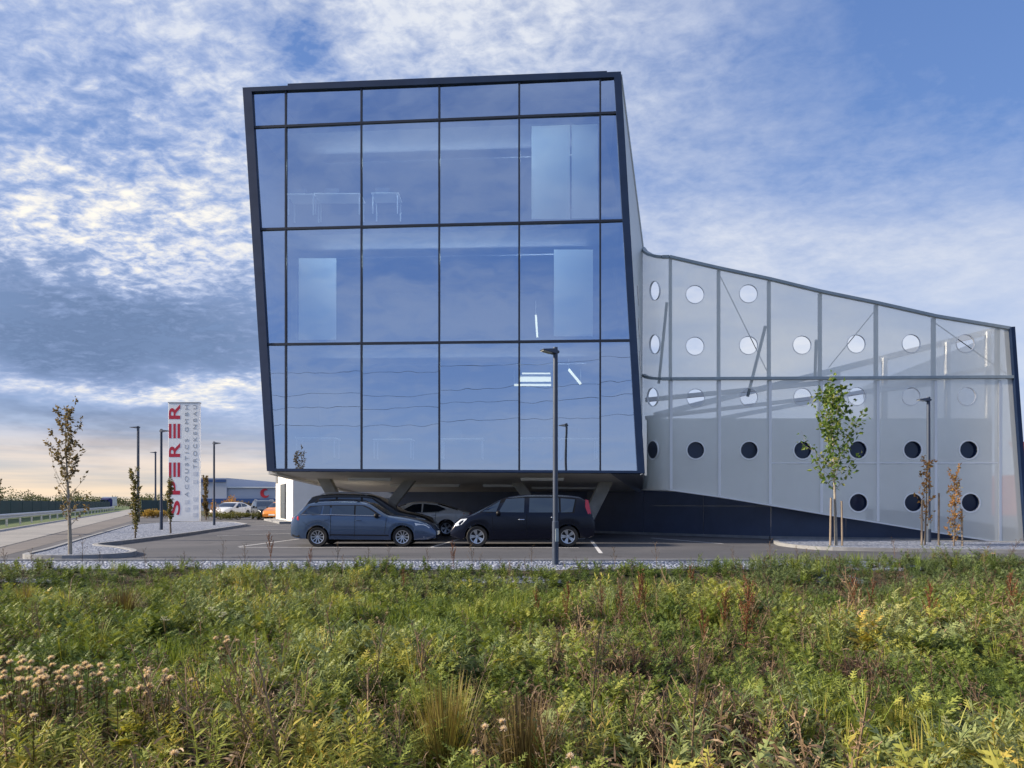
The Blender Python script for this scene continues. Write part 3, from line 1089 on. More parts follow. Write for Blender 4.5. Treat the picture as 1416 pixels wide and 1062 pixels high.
def interp(pts, x):
    return float(np.interp(x, [p[0] for p in pts], [p[1] for p in pts]))


HOLES = [(905, 402, 6.5, 13), (961, 407, 12.3, 12.3), (1035, 406, 12.3, 12.3),
         (905, 476, 6.8, 13), (961, 478.5, 12.3, 12.3), (1035, 477.5, 12.3, 12.3), (1109, 477, 12.3, 12.3), (1184, 475.5, 12.3, 12.3), (1260, 475, 12.3, 12.3), (1335, 475, 12.3, 12.3),
         (902, 549, 7, 12.5), (962, 550, 12, 12), (1035.5, 549, 12, 12), (1110, 549, 12, 12), (1185, 548, 12.2, 12.2), (1260, 548, 12.2, 12.2), (1337, 548, 12.3, 12.3),
         (902.5, 622, 6.8, 12), (962, 622.5, 11.5, 11.5), (1036, 622.5, 11.6, 11.6), (1110, 622.5, 11.7, 11.7), (1186.5, 622, 11.8, 11.8), (1262, 622, 11.9, 11.9), (1339.5, 622, 12, 12),
         (1187, 695, 12, 12), (1263, 695, 12, 12), (1342, 695, 12.2, 12.2)]
POSTS = [928, 995, 1065, 1136, 1214, 1294, 1383]


def edge_right(y):
    return 1396.5 + (y - 453) * 21.5 / 302


def screen_panel(x0, x1, right_slanted=False):
    xs = [x0] + [p[0] for p in TOP if x0 + 1 < p[0] < x1 - 1]
    if x0 < 900:
        xs = list(lin(x0, x1, 14))
    topl = [(x, interp(TOP, x)) for x in xs] + [(x1, interp(TOP, x1))]
    xb = [p[0] for p in BOT if x0 + 1 < p[0] < x1 - 1]
    if x0 < 900:
        xb = list(lin(x0, x1, 14))[1:-1]
    bl, br = x0, x1
    if right_slanted:
        topl[-1] = (1396.5, 454)
        br = 1418
    botl = [(br, interp(BOT, br))] + [(x, interp(BOT, x)) for x in reversed(xb)] + [(bl, interp(BOT, bl))]
    pts = topl + botl
    vs = [Vector(p) for p in pts]
    es = [(i, (i + 1) % len(pts)) for i in range(len(pts))]
    hs = [h for h in HOLES if x0 < h[0] < br]
    for (hx, hy, rx, ry) in hs:
        n = 32
        s = len(vs)
        for k in range(n):
            a = 2 * math.pi * k / n
            vs.append(Vector((hx + rx * math.cos(a), hy + ry * math.sin(a))))
            es.append((s + k, s + (k + 1) % n))
    if x0 < 900:                      # extra columns so that the rounded corner is smooth
        for x in lin(x0, x1, 14)[1:-1]:
            for y in arn(interp(TOP, x) + 8, interp(BOT, x) - 8, 18):
                if all(((x - h[0]) / (h[2] + 1)) ** 2 + ((y - h[1]) / (h[3] + 1)) ** 2 > 1.05 for h in hs):
                    vs.append(Vector((x, y)))
    ov, oe, of, _, _, _ = delaunay_2d_cdt(vs, es, [], 1, 1e-5)
    keep = []
    for f in of:
        c = sum((ov[i] for i in f), Vector((0, 0))) / len(f)
        if any(((c.x - h[0]) / h[2]) ** 2 + ((c.y - h[1]) / h[3]) ** 2 < 0.97 for h in hs):
            continue
        keep.append(tuple(f))
    mb = MB()
    mb.add([sp(v.x, v.y) for v in ov], keep)
    return mb.build('screen_panel', M['perf'], hall, smooth=True)


edges = [889] + POSTS + [1396.5]
for i in range(len(POSTS)):
    last = i == len(POSTS) - 1
    x0, x1 = edges[i], (edges[i + 1] if not last else 1396.5)
    if last:
        screen_panel(edges[i], 1396.5, True)
    else:
        screen_panel(x0, x1)
for px in POSTS:
    mb = MB()
    mb.beam(sp(px, interp(TOP, px) + 1, 0.16), sp(px, 523, 0.16), 0.10, 0.14, up=(0, 1, 0))
    mb.build('post', M['post'], hall)
    mb = MB()
    mb.beam(sp(px, 525, 0.13), sp(px, interp(BOT, px) - 1, 0.13), 0.13, 0.12, up=(0, 1, 0))
    mb.build('post', M['postlight'], hall)
for px in POSTS:
    mb = MB()
    mb.beam(sp(px, 527, -0.008), sp(px, interp(BOT, px) - 1.5, -0.008), 0.10, 0.012, up=(0, 1, 0))
    mb.build('seam_cover', M['ring'], hall)
mb = MB()
mb.beam(sp(1066, 640, -0.004), sp(1380, 640, -0.004), 0.008, 0.05)
mb.build('seam_cover', M['ring'], hall)
mb = MB()
for i in range(len(TOP) - 1):
    mb.beam(sp(*TOP[i], 0.02), sp(*TOP[i + 1], 0.02), 0.16, 0.10)
mb.build('top_rail', M['post'], hall)
RAIL = [(890, 519), (894, 521.5), (902, 523.3), (915, 524), (928, 524), (1160, 523), (1401, 521.5)]
mb = MB()
for i in range(len(RAIL) - 1):
    mb.beam(sp(*RAIL[i], -0.02), sp(*RAIL[i + 1], -0.02), 0.16, 0.10)
mb.build('middle_rail', M['post'], hall)
mb = MB()
for i in range(len(BOT) - 1):
    mb.beam(sp(BOT[i][0], BOT[i][1], 0.03), sp(BOT[i + 1][0], BOT[i + 1][1], 0.03), 0.12, 0.05)
mb.build('bottom_trim', M['ring'], hall)
# leaning end edge
mb = MB()
mb.beam(sp(1397.3, 453, 0.05), sp(1419, 756, 0.05), 0.14, 0.35, up=(0, 1, 0))
mb.build('end_edge', M['navy'], hall)
mb = MB()
e0, e1 = sp(1397, 454, 0.2), sp(1418.5, 756, 0.2)
mb.quad(e0, e1, e1 + Vector((1.5, 12, 0)), e0 + Vector((1.0, 12, 0)))
mb.build('end_wall', M['perf'], hall)
# portholes: rim on the screen; the two lower rows are dark windows
SCN = Vector((0.06, 1.0, 0)).normalized()
for (hx, hy, rx, ry) in HOLES:
    low = hy > 600
    r_m = ry / F * sY(hx)
    sx = rx / ry
    c = sp(hx, hy)
    if hx < 920:
        # turn the rim to lie in the rounded corner
        t_ = (sp(hx + 4, hy) - sp(hx - 4, hy)).normalized()
    else:
        t_ = (sp(hx + 20, hy) - sp(hx - 20, hy)).normalized()
    nn = Vector((t_.y, -t_.x, 0))
    rr = r_m
    t_l = (sp(hx + rx, hy) - sp(hx - rx, hy)).length / 2
    mb = MB()
    n = 32
    ro = 1.16 if low else 1.05
    prof = [(1.0, -0.012), (ro, -0.012), (ro, 0.02), (1.0, 0.06)]
    vs = []
    for (k, h) in prof:
        for i in range(n):
            a = 2 * math.pi * i / n
            vs.append(c + t_ * (t_l * k * math.cos(a)) + Vector((0, 0, 1)) * (rr * k * math.sin(a)) - nn * h)
    fs = []
    for j in range(4):
        j2 = (j + 1) % 4
        for i in range(n):
            i2 = (i + 1) % n
            fs.append((j * n + i, j * n + i2, j2 * n + i2, j2 * n + i))
    mb.add(vs, fs)
    ring = mb.build('porthole', M['ring'], hall, smooth=True)
    if low:
        mb = MB()
        vs = [c + t_ * (t_l * math.cos(2 * math.pi * i / n)) + Vector((0, 0, rr * math.sin(2 * math.pi * i / n))) - nn * (0.13 if hx > 920 else 0.012) for i in range(n)]
        vs2 = [c + t_ * (t_l * math.cos(2 * math.pi * i / n)) + Vector((0, 0, rr * math.sin(2 * math.pi * i / n))) - nn * 0.0 for i in range(n)]
        mb.add(vs, [tuple(range(n))])
        mb.add(vs + vs2, [(i, (i + 1) % n, n + (i + 1) % n, n + i) for i in range(n)], 1)
        mb.build('window_pane', [M['porthole'], M['navy']], ring)
# braces and cables behind the sheet
for (a, b_, r_, oa, ob) in (((924, 415), (911, 530), 0.055, 0.3, 1.5), ((1062, 448), (1034, 548), 0.06, 0.3, 1.6), ((1133, 468), (1127, 522), 0.055, 0.3, 1.5),
                            ((998, 380), (1064, 520), 0.014, 0.2, 0.2), ((1213, 428), (1146, 508), 0.014, 0.2, 0.2), ((1298, 445), (1392, 517), 0.014, 0.2, 0.2)):
    mb = MB()
    s = 1 + ob / 25
    A = sp(*a, oa); B = sp(*b_)
    B = Vector((B.x * s, B.y * s, EYE + (B.z - EYE) * s))
    mb.tube([A, B], r_, 8)
    mb.build('brace', M['post'] if r_ > 0.03 else M['wire'], hall)
# the hall wall behind the sheet, ending in a parapet below the rail
def wall_strip(x0, x1, ytop, off, mb, th=0.25):
    n = 12
    for i in range(n):
        a, b2 = x0 + (x1 - x0) * i / n, x0 + (x1 - x0) * (i + 1) / n
        q = []
        for x, y in ((a, ytop), (b2, ytop), (b2, interp(BOT, b2) + 1), (a, interp(BOT, a) + 1)):
            s = 1 + off / sY(x)
            p = P(x, y, sY(x))
            q.append(Vector((p.x * s, p.y * s, EYE + (p.z - EYE) * s)))
        mb.prism(q, Vector((0, th, 0)))


mb = MB()
wall_strip(896, 1372, 578.5, 0.75, mb)
mb.build('inner_wall', M['hallwall'], hall)
# the opposite screen seen through the perforations: a rising edge with posts
fs_ = MB()
Yf = 37.0
q = [P(905, 576, Yf), P(1384, 455, Yf), P(1384, 600, Yf), P(905, 600, Yf)]
fs_.quad(*q)
fs_.build('far_screen', perforated_mat(0.78), hall)
fb = MB()
fb.beam(P(905, 574.5, Yf - 0.1), P(1386, 454, Yf - 0.1), 0.25, 0.30)
fb.beam(P(905, 596, Yf - 0.3), P(1384, 506, Yf - 0.3), 0.2, 0.22)
for px in (1158, 1223, 1310, 1366):
    fb.beam(P(px, 574.5 - (px - 905) * 0.2505, Yf - 0.2), P(px, 590, Yf - 0.2), 0.22, 0.22, up=(0, 1, 0))
fb.build('far_frame', mat('far_frame_steel', (0.85, 0.86, 0.84), 0.6, var=0.05), hall)
tb = MB()
tb.beam(P(893, 553, 29.5), P(1160, 527, 29.5), 0.2, 0.18)
tb.beam(P(893, 578, 31), P(1290, 531, 31), 0.2, 0.16)
tb.build('roof_beam', M['ring'], hall)
# the pale flank sheet between the office front and the hall corner
fl = MB()
n = 14
R0 = [fp(857.8 + (891.2 - 857.8) * t, 104 + (654 - 104) * t, 0.05) for t in lin(0, 1, n + 1)]
topz, botz = P(889, 343, sY(889)), P(888.5, 678, sY(889))
R2 = [topz.lerp(botz, t) for t in lin(0, 1, n + 1)]
m_ = 5
for i in range(n):
    for j in range(m_):
        a0, a1 = j / m_, (j + 1) / m_
        fl.quad(R0[i].lerp(R2[i], a0), R0[i].lerp(R2[i], a1), R0[i + 1].lerp(R2[i + 1], a1), R0[i + 1].lerp(R2[i + 1], a0))
fl.build('flank_sheet', mat('flank_white_sheet', (0.70, 0.72, 0.70), 0.5, var=0.04), office, smooth=True)
ft = MB()
ft.beam(R0[0] + Vector((0.02, 0.05, 0.02)), topz, 0.08, 0.1)
ft.build('flank_edge', M['postlight'], office)
for t, a in ((0.36, 0.62), (0.47, 0.62), (0.58, 0.62)):
    i = t * n
    k = int(i); fr_ = i - k
    p = R0[k].lerp(R0[k + 1], fr_).lerp(R2[k].lerp(R2[k + 1], fr_), a)
    dz = (R0[k + 1].lerp(R2[k + 1], a) - R0[k].lerp(R2[k], a)).normalized()
    dt = (R2[k] - R0[k]).normalized()
    nn = dz.cross(dt).normalized()
    if nn.x < 0: nn = -nn
    mb = MB()
    mb.add([p + nn * 0.012 + dt * 0.33 * math.cos(2 * math.pi * q / 24) + dz * 0.33 * math.sin(2 * math.pi * q / 24) for q in range(24)], [tuple(range(24))])
    mb.build('porthole', M['porthole'], office)
# plinth wall
pl = MB()
pp = [G(812, 736.6), G(890, 739.2), G(1066, 745.0), G(1280, 748.0), G(1422, 748.8)]
tops = [2.35, 2.35, 1.62, 0.75, 0.15]
for i in range(4):
    a, b2 = pp[i], pp[i + 1]
    nseg = [1, 2, 2, 1][i]
    for k in range(nseg):
        A = a.lerp(b2, k / nseg); B = a.lerp(b2, (k + 1) / nseg)
        gap = (B - A).normalized() * 0.006
        A1, B1 = A + gap, B - gap
        za, zb = tops[i] + (tops[i + 1] - tops[i]) * k / nseg, tops[i] + (tops[i + 1] - tops[i]) * (k + 1) / nseg
        for (l0, l1) in ((0.10, 1.26), (1.264, 9)):
            h1, h2 = min(l1, za + 0.25), min(l1, zb + 0.25)
            if h1 <= l0 + 0.02 or h2 <= l0 + 0.02:
                continue
            back = Vector((0.05, 0.12, 0))
            pl.hexa([A1 + Vector((0, 0, l0)), B1 + Vector((0, 0, l0)), B1 + Vector((0, 0, l0)) + back, A1 + Vector((0, 0, l0)) + back],
                    [A1 + Vector((0, 0, h1)), B1 + Vector((0, 0, h2)), B1 + Vector((0, 0, h2)) + back, A1 + Vector((0, 0, h1)) + back])
pl.build('plinth_wall', M['navy_wall'], hall)
pb = MB()
for i in range(4):
    pb.beam(pp[i] + Vector((0, 0.07, 0.04)), pp[i + 1] + Vector((0, 0.07, 0.04)), 0.22, 0.12)
pb.build('plinth_base', M['kerb'], hall)

# ------------------------------------------------------------------ the white wing behind, left
wing = empty('white_wing', G(405, 724), 'white rendered wing with a grey door behind the left column', 'building')
c0 = G(405, 724); c1 = G(381.5, 719.5); c2 = Vector((-7.2, 47.2, 0))
H_ = 5.0
wb = MB()
e = Vector((2, 14, 0))
wb.prism([c0, c2, c2 + e, c1 + e, c1], Vector((0, 0, H_)))
wb.build('wall', M['white'], wing)
dd_ = (c1 - c0).normalized()
dn_ = Vector((-dd_.y, dd_.x, 0))
if dn_.y > 0: dn_ = -dn_


def on_wing(t, z):
    return c0.lerp(c1, t) + Vector((0, 0, z)) + dn_ * 0.02


mb = MB(); mb.prism([on_wing(0.36, 0.25), on_wing(0.66, 0.25), on_wing(0.66, 2.75), on_wing(0.36, 2.75)], dn_ * 0.04)
dr = mb.build('door', M['doorgrey'], wing)
mb = MB()
h0 = on_wing(0.42, 1.35) + dn_ * 0.05
mb.tube([h0, h0 + dn_ * 0.08, h0 + dn_ * 0.08 + dd_ * 0.2], 0.02, 6); mb.build('handle', M['chrome'], dr)
mb = MB(); mb.prism([on_wing(0.86, 2.9), on_wing(0.97, 2.9), on_wing(0.97, 3.7), on_wing(0.86, 3.7)], dn_ * 0.03)
mb.build('window', M['carglass'], wing)
mb = MB(); mb.prism([c0 + dn_ * 0.9 - dd_ * 0.3, c1 + dn_ * 0.9, c1, c0 - dd_ * 0.3], Vector((0, 0, 0.14))); mb.build('doorstep', M['kerb'], wing)


# ------------------------------------------------------------------ cars
def spline(pts, x):
    """smooth-ish interpolation (Catmull-Rom over the nodes)"""
    n = len(pts)
    if x <= pts[0][0]: return pts[0][1]
    if x >= pts[-1][0]: return pts[-1][1]
    for i in range(n - 1):
        if pts[i][0] <= x <= pts[i + 1][0]:
            x0, y0 = pts[i]; x1, y1 = pts[i + 1]
            h = x1 - x0
            t = (x - x0) / h
            def sl(k):
                if k == 0: return (pts[1][1] - pts[0][1]) / (pts[1][0] - pts[0][0])
                if k == n - 1: return (pts[-1][1] - pts[-2][1]) / (pts[-1][0] - pts[-2][0])
                a = (pts[k][1] - pts[k - 1][1]) / (pts[k][0] - pts[k - 1][0])
                c = (pts[k + 1][1] - pts[k][1]) / (pts[k + 1][0] - pts[k][0])
                if a * c <= 0: return 0.0
                return 2 * a * c / (a + c)
            m0, m1 = sl(i) * h, sl(i + 1) * h
            return (2 * t ** 3 - 3 * t ** 2 + 1) * y0 + (t ** 3 - 2 * t ** 2 + t) * m0 + (-2 * t ** 3 + 3 * t ** 2) * y1 + (t ** 3 - t ** 2) * m1
    return pts[-1][1]


def arc_pts(c, r, a0, a1, n):
    return [(c[0] + r * math.cos(a0 + (a1 - a0) * i / n), c[1] + r * math.sin(a0 + (a1 - a0) * i / n)) for i in range(n + 1)]


def make_car(name, label, spec, paint, loc, rz, group=None, cat='car'):
    """x runs from the tail (0) to the nose (L); the car is centred on its length"""
    L, W, wheels, wr = spec['L'], spec['W'], spec['wheels'], spec['wr']
    top, belt = spec['top'], spec['belt']
    bot = spec.get('bot', [(0, 0.32), (0.25, 0.24), (L - 0.4, 0.2), (L, 0.26)])
    root = empty(name, (0, 0, 0), label, cat, group)
    AR = wr + 0.055
    xs = set(lin(0, L, 60))
    for wx in wheels:
        for t in lin(-1, 1, 17):
            xs.add(wx + AR * math.sin(t * math.pi / 2))
    xs |= set(lin(0, 0.3, 8)) | set(lin(L - 0.3, L, 8))
    xs = sorted(xs)
    ws0, ws1 = spec['windshield']
    rw0, rw1 = spec['rear_glass']

    def hw(x):
        t = abs(x - L / 2) / (L / 2)
        return W / 2 * (1 - 0.05 * t ** 2 - 0.17 * t ** 8)

    def side_y(x, z):
        bz = spline(belt, x)
        return hw(x) * 0.985 - max(0.0, z - bz) * 0.36

    secs = []
    for x in xs:
        zt = spline(top, x)
        zb = spline(bot, x)
        arch = False
        for wx in wheels:
            if abs(x - wx) < AR:
                za = wr + math.sqrt(max(0, AR * AR - (x - wx) ** 2))
                if za > zb:
                    zb, arch = za, True
        bz = min(spline(belt, x), zt - 0.035)
        zb = min(zb, bz - 0.05)
        w = hw(x)
        zm = zb + (bz - zb) * 0.45
        yt = max(0.25 * w, w * 0.985 - max(0.0, zt - bz) * 0.36 - 0.03)
        roofy = w * 0.985 - max(0, zt - 0.06 - bz) * 0.36
        sec = [(0.0, zb), (w * 0.80, zb), (w * 0.965 if not arch else w * 1.0, zb + 0.02 if not arch else zb + 0.001), (w * 1.0, zb + (bz - zb) * 0.22), (w * 1.005, zm), (w * 1.0, zb + (bz - zb) * 0.8),
               (w * 0.985, bz), (roofy + 0.0, max(bz + 0.008, zt - 0.06)), (roofy - 0.07, max(bz + 0.014, zt - 0.018)), (roofy * 0.5, max(bz + 0.016, zt - 0.002)), (0.0, max(bz + 0.018, zt + 0.004))]
        secs.append(sec)
    K = len(secs[0])
    body, wsh, rgl = MB(), MB(), MB()
    cx = L / 2
    vid = {}

    def vtx(i, k, s):
        y, z = secs[i][k]
        return Vector((xs[i] - cx, -s * y, z))
    groups = {'b': ([], []), 'w': ([], []), 'r': ([], [])}
    mats_f = {'b': [], 'w': [], 'r': []}
    for s in (1, -1):
        for i in range(len(xs) - 1):
            xm = (xs[i] + xs[i + 1]) / 2
            for k in range(K - 1):
                key = 'b'
                mi = 0
                if k == 0: mi = 1
                if k >= 7 and ws0 < xm < ws1: key = 'w'
                elif k >= 7 and rw0 < xm < rw1: key = 'r'
                vs, fs = groups[key]
                q = [vtx(i, k, s), vtx(i + 1, k, s), vtx(i + 1, k + 1, s), vtx(i, k + 1, s)]
                nb = len(vs)
                vs += q
                fs.append((nb, nb + 1, nb + 2, nb + 3))
                mats_f[key].append(mi)
        for i, sg in ((0, 1), (len(xs) - 1, -1)):
            vs, fs = groups['b']
            nb = len(vs)
            q = [vtx(i, k, s) for k in range(K)]
            vs += q
            fs.append(tuple(nb + k for k in range(K)))
            mats_f['b'].append(0)

    def emit(key, nm, mt):
        vs, fs = groups[key]
        if not vs: return
        mb = MB()
        mb.v = vs; mb.f = fs; mb.mi = mats_f[key]
        me_o = mb.build(nm, mt, root, smooth=False)
        bm = bmesh.new(); bm.from_mesh(me_o.data)
        bmesh.ops.remove_doubles(bm, verts=bm.verts, dist=0.0008)
        bmesh.ops.recalc_face_normals(bm, faces=bm.faces)
        for f in bm.faces: f.smooth = True
        bm.to_mesh(me_o.data); bm.free()
        me_o.data.set_sharp_from_angle(angle=R(38))
        return me_o
    # seams, sill strip and lamps' dark surrounds belong to the body mesh
    bvs, bfs = groups['b']
    for s in (1, -1):
        for (xa, za, xb, zb2) in spec.get('seams', []):
            n = 6
            for i in range(n):
                t0, t1 = i / n, (i + 1) / n
                p, q = (xa + (xb - xa) * t0, za + (zb2 - za) * t0), (xa + (xb - xa) * t1, za + (zb2 - za) * t1)
                nb = len(bvs)
                yy = lambda x, z: hw(x) * 1.008
                bvs += [Vector((p[0] - 0.006 - cx, -s * yy(*p), p[1])), Vector((p[0] + 0.006 - cx, -s * yy(*p), p[1])),
                        Vector((q[0] + 0.006 - cx, -s * yy(*q), q[1])), Vector((q[0] - 0.006 - cx, -s * yy(*q), q[1]))]
                bfs.append((nb, nb + 1, nb + 2, nb + 3)); mats_f['b'].append(1)
    emit('b', 'body', [paint, M['cardark']])
    emit('w', 'windshield', M['carglass'])
    emit('r', 'rear_window', M['carglass'])

    def patch(poly, nm, m, grow=0.007, zoff=0.0, sides=(1, -1), chrome=None):
        """a panel lying on the car's flank: poly in (x, z)"""
        for s in sides:
            mb = MB()
            bz = lambda x: spline(belt, x)
            # subdivide the outline, then fill by rows so that it follows the flank
            P2 = [Vector(p) for p in poly]
            dense = []
            for i in range(len(P2)):
                a, b2 = P2[i], P2[(i + 1) % len(P2)]
                n = max(1, int((b2 - a).length / 0.15))
                for k in range(n):
                    dense.append(a.lerp(b2, k / n))
            vs = [Vector((p.x - cx, -s * (side_y(p.x, p.y) + grow), p.y)) for p in dense]
            vb = [Vector((p.x - cx, -s * (side_y(p.x, p.y) - 0.02), p.y)) for p in dense]
            n = len(vs)
            mb.add(vs, [tuple(range(n))])
            mb.add(vs + vb, [(i, (i + 1) % n, n + (i + 1) % n, n + i) for i in range(n)])
            mb.build(nm, m, root)
    for w_ in spec['windows']:
        patch(w_, 'side_window', M['carglass'])
    if spec.get('chrome'):
        for s in (1, -1):
            mb = MB()
            mb.tube([Vector((x - cx, -s * (side_y(x, z) + 0.008), z)) for x, z in spec['chrome']], 0.012, 6)
            mb.build('window_trim', M['chrome'], root)
    if 'surround' in spec:
        patch(spec['surround'], 'window_surround', M['cardark'], 0.003)
    for poly in spec.get('pillars', []):
        patch(poly, 'pillar', M['cardark'], 0.01)
    for poly in spec['tail']:
        patch(poly, 'taillight', M['taillight'], 0.012)
    for poly in spec['head']:
        patch(poly, 'headlight', M['headlight'], 0.012)
    for poly in spec.get('fog', []):
        patch(poly, 'fog_light', M['headlight'], 0.012)
    for poly in spec.get('bumper', []):
        patch(poly, 'bumper_trim', M['cardark'], 0.008)
    for poly in spec.get('mould', []):
        patch(poly, 'side_moulding', spec.get('mould_mat', M['cardark']), 0.016)
    for (hx, hz) in spec.get('handles', []):
        for s in (1, -1):
            mb = MB()
            y = side_y(hx, hz) + 0.02
            mb.tube([(hx - 0.1 - cx, -s * (y - 0.025), hz), (hx - 0.07 - cx, -s * y, hz), (hx + 0.07 - cx, -s * y, hz), (hx + 0.1 - cx, -s * (y - 0.025), hz)], 0.014, 6)
            mb.build('door_handle', spec.get('handle_mat', M['chrome']), root, smooth=True)
    mx, mz = spec['mirror']
    for s in (1, -1):
        mb = MB()
        y = side_y(mx, mz)
        c = Vector((mx - cx, -s * (y + 0.13), mz + 0.05))
        ico = []
        n1, n2 = 8, 12
        vs, fs = [], []
        for i in range(n1 + 1):
            th = math.pi * i / n1
            for j in range(n2):
                ph = 2 * math.pi * j / n2
                vs.append(c + Vector((0.075 * math.sin(th) * math.cos(ph), 0.11 * math.cos(th), 0.085 * math.sin(th) * math.sin(ph))))
        for i in range(n1):
            for j in range(n2):
                fs.append((i * n2 + j, i * n2 + (j + 1) % n2, (i + 1) * n2 + (j + 1) % n2, (i + 1) * n2 + j))
        mb.add(vs, fs)
        mb.beam((mx + 0.03 - cx, -s * (y - 0.02), mz), c + Vector((0.02, 0, -0.03)), 0.05, 0.03)
        mb.build('wing_mirror', M['cardark'] if spec.get('mirror_dark', True) else paint, root, smooth=True)
    if spec.get('rails'):
        xa, xb = spec['rails']
        for s in (1, -1):
            mb = MB()
            pts = []
            for t in lin(0, 1, 10):
                x = xa + (xb - xa) * t
                z = spline(top, x) + (0.035 if 0 < t < 1 else -0.02)
                pts.append((x - cx, -s * (side_y(x, spline(top, x)) - 0.05), z))
            mb.tube(pts, 0.016, 6)
            mb.build('roof_rail', spec.get('rail_mat', M['chrome']), root, smooth=True)
    # wheels
    for wx in wheels:
        for s in (1, -1):
            yc = -s * (hw(wx) - 0.11)
            Mx = Matrix.Translation((wx - cx, yc, wr)) @ Matrix.Rotation(R(90) * s, 4, 'X')
            mb = MB()
            tw = 0.1
            rr = wr * 0.66
            mb.lathe([(rr, -tw), (wr * 0.93, -tw), (wr * 0.985, -tw * 0.75), (wr, -tw * 0.4), (wr, tw * 0.4), (wr * 0.985, tw * 0.75), (wr * 0.93, tw), (rr, tw * 0.95)], 32, 0, Mx)
            wheel = mb.build('wheel', M['tyre'], root, smooth=True)
            mb = MB()
            mb.lathe([(0.001, -0.02), (rr * 0.98, -0.02)], 24, 1, Mx)
            mb.lathe([(rr * 0.90, 0.03), (rr * 0.92, tw * 0.92), (rr * 1.01, tw * 0.97), (rr * 1.02, tw * 0.6), (rr * 0.98, -0.02)], 32, 0, Mx)
            mb.lathe([(0.001, tw * 0.75), (rr * 0.2, tw * 0.72), (rr * 0.25, tw * 0.4)], 16, 0, Mx)
            ns = spec.get('spokes', 10)
            dbl = spec.get('double', False)
            for k in range(ns):
                a = 2 * math.pi * k / ns
                for off in ((-0.13, 0.13) if dbl else (0,)):
                    p0 = Vector((rr * 0.12 * math.cos(a), rr * 0.12 * math.sin(a), tw * 0.66))
                    p1 = Vector((rr * 0.95 * math.cos(a + off * 1.3), rr * 0.95 * math.sin(a + off * 1.3), tw * 0.84))
                    sidev = Vector((-math.sin(a), math.cos(a), 0)) * (spec.get('spoke_w', 0.016))
                    q = [p0 - sidev, p1 - sidev * 1.2, p1 + sidev * 1.2, p0 + sidev]
                    q2 = [p - Vector((0, 0, 0.03)) for p in q]
                    mb.hexa([Mx @ p for p in q2], [Mx @ p for p in q], 0)
            mb.build('rim', [M['rim'], M['rimdark']], wheel)
    # number plates have no readable writing in the photo: plain blanks at both ends
    for xe, s in ((0.0, -1), (L, 1)):
        mb = MB()
        zz = 0.78 if s < 0 else 0.42
        mb.box(((xe + s * 0.012) - cx, 0, zz * spec.get('pz', 1.0)), (0.02, 0.5, 0.11))
        mb.build('number_plate', M['panel'], root)
    root.location = loc
    root.rotation_euler = (0, 0, rz)
    return root


WAGON = dict(surround=[(0.33, 1.0), (0.62, 1.295), (1.3, 1.325), (2.1, 1.33), (2.36, 1.315), (2.56, 1.23), (2.95, 0.965), (2.0, 0.985)],
             L=4.62, W=1.80, wheels=(0.89, 3.576), wr=0.315,
             top=[(0, 0.80), (0.03, 0.93), (0.18, 1.03), (0.36, 1.22), (0.52, 1.36), (0.8, 1.425), (1.5, 1.458), (2.1, 1.445), (2.45, 1.39), (2.8, 1.19), (3.15, 1.0), (3.6, 0.935), (4.1, 0.83), (4.42, 0.71), (4.62, 0.52)],
             belt=[(0, 0.78), (0.2, 0.98), (0.6, 1.0), (2.9, 0.965), (3.4, 0.86), (4.2, 0.74), (4.62, 0.45)],
             windshield=(2.42, 3.12), rear_glass=(0.16, 0.5),
             windows=[[(0.40, 1.035), (0.66, 1.27), (1.02, 1.29), (0.98, 1.03)], [(1.05, 1.03), (1.08, 1.292), (1.27, 1.30), (1.27, 1.025)], [(1.33, 1.025), (1.33, 1.30), (2.04, 1.305), (2.05, 1.01)],
                      [(2.10, 1.01), (2.09, 1.305), (2.30, 1.295), (2.48, 1.225), (2.84, 0.985)]],
             chrome=[(0.38, 1.02), (1.3, 1.015), (2.9, 0.975)],
             seams=[(1.30, 0.32, 1.32, 1.0), (2.07, 0.32, 2.09, 0.98), (3.02, 0.42, 3.08, 0.92), (1.30, 0.315, 3.05, 0.315), (0.4, 0.8, 0.62, 0.66)],
             tail=[[(0.025, 0.93), (0.27, 0.97), (0.28, 0.84), (0.16, 0.67), (0.025, 0.67)]],
             head=[[(3.96, 0.755), (4.30, 0.70), (4.44, 0.60), (4.20, 0.585), (4.0, 0.67)]],
             fog=[[(4.22, 0.36), (4.42, 0.38), (4.44, 0.33), (4.24, 0.30)]],
             bumper=[[(0.02, 0.50), (0.30, 0.46), (0.30, 0.30), (0.06, 0.33)]],
             mould=[[(1.3, 0.40), (3.15, 0.38), (3.15, 0.345), (1.3, 0.365)]],
             handles=[(1.17, 0.86), (2.2, 0.84)], handle_mat=M['paint_blue'], mirror=(2.78, 0.94), rails=(0.75, 2.2), rail_mat=M['cardark'], spokes=10, spoke_w=0.013)
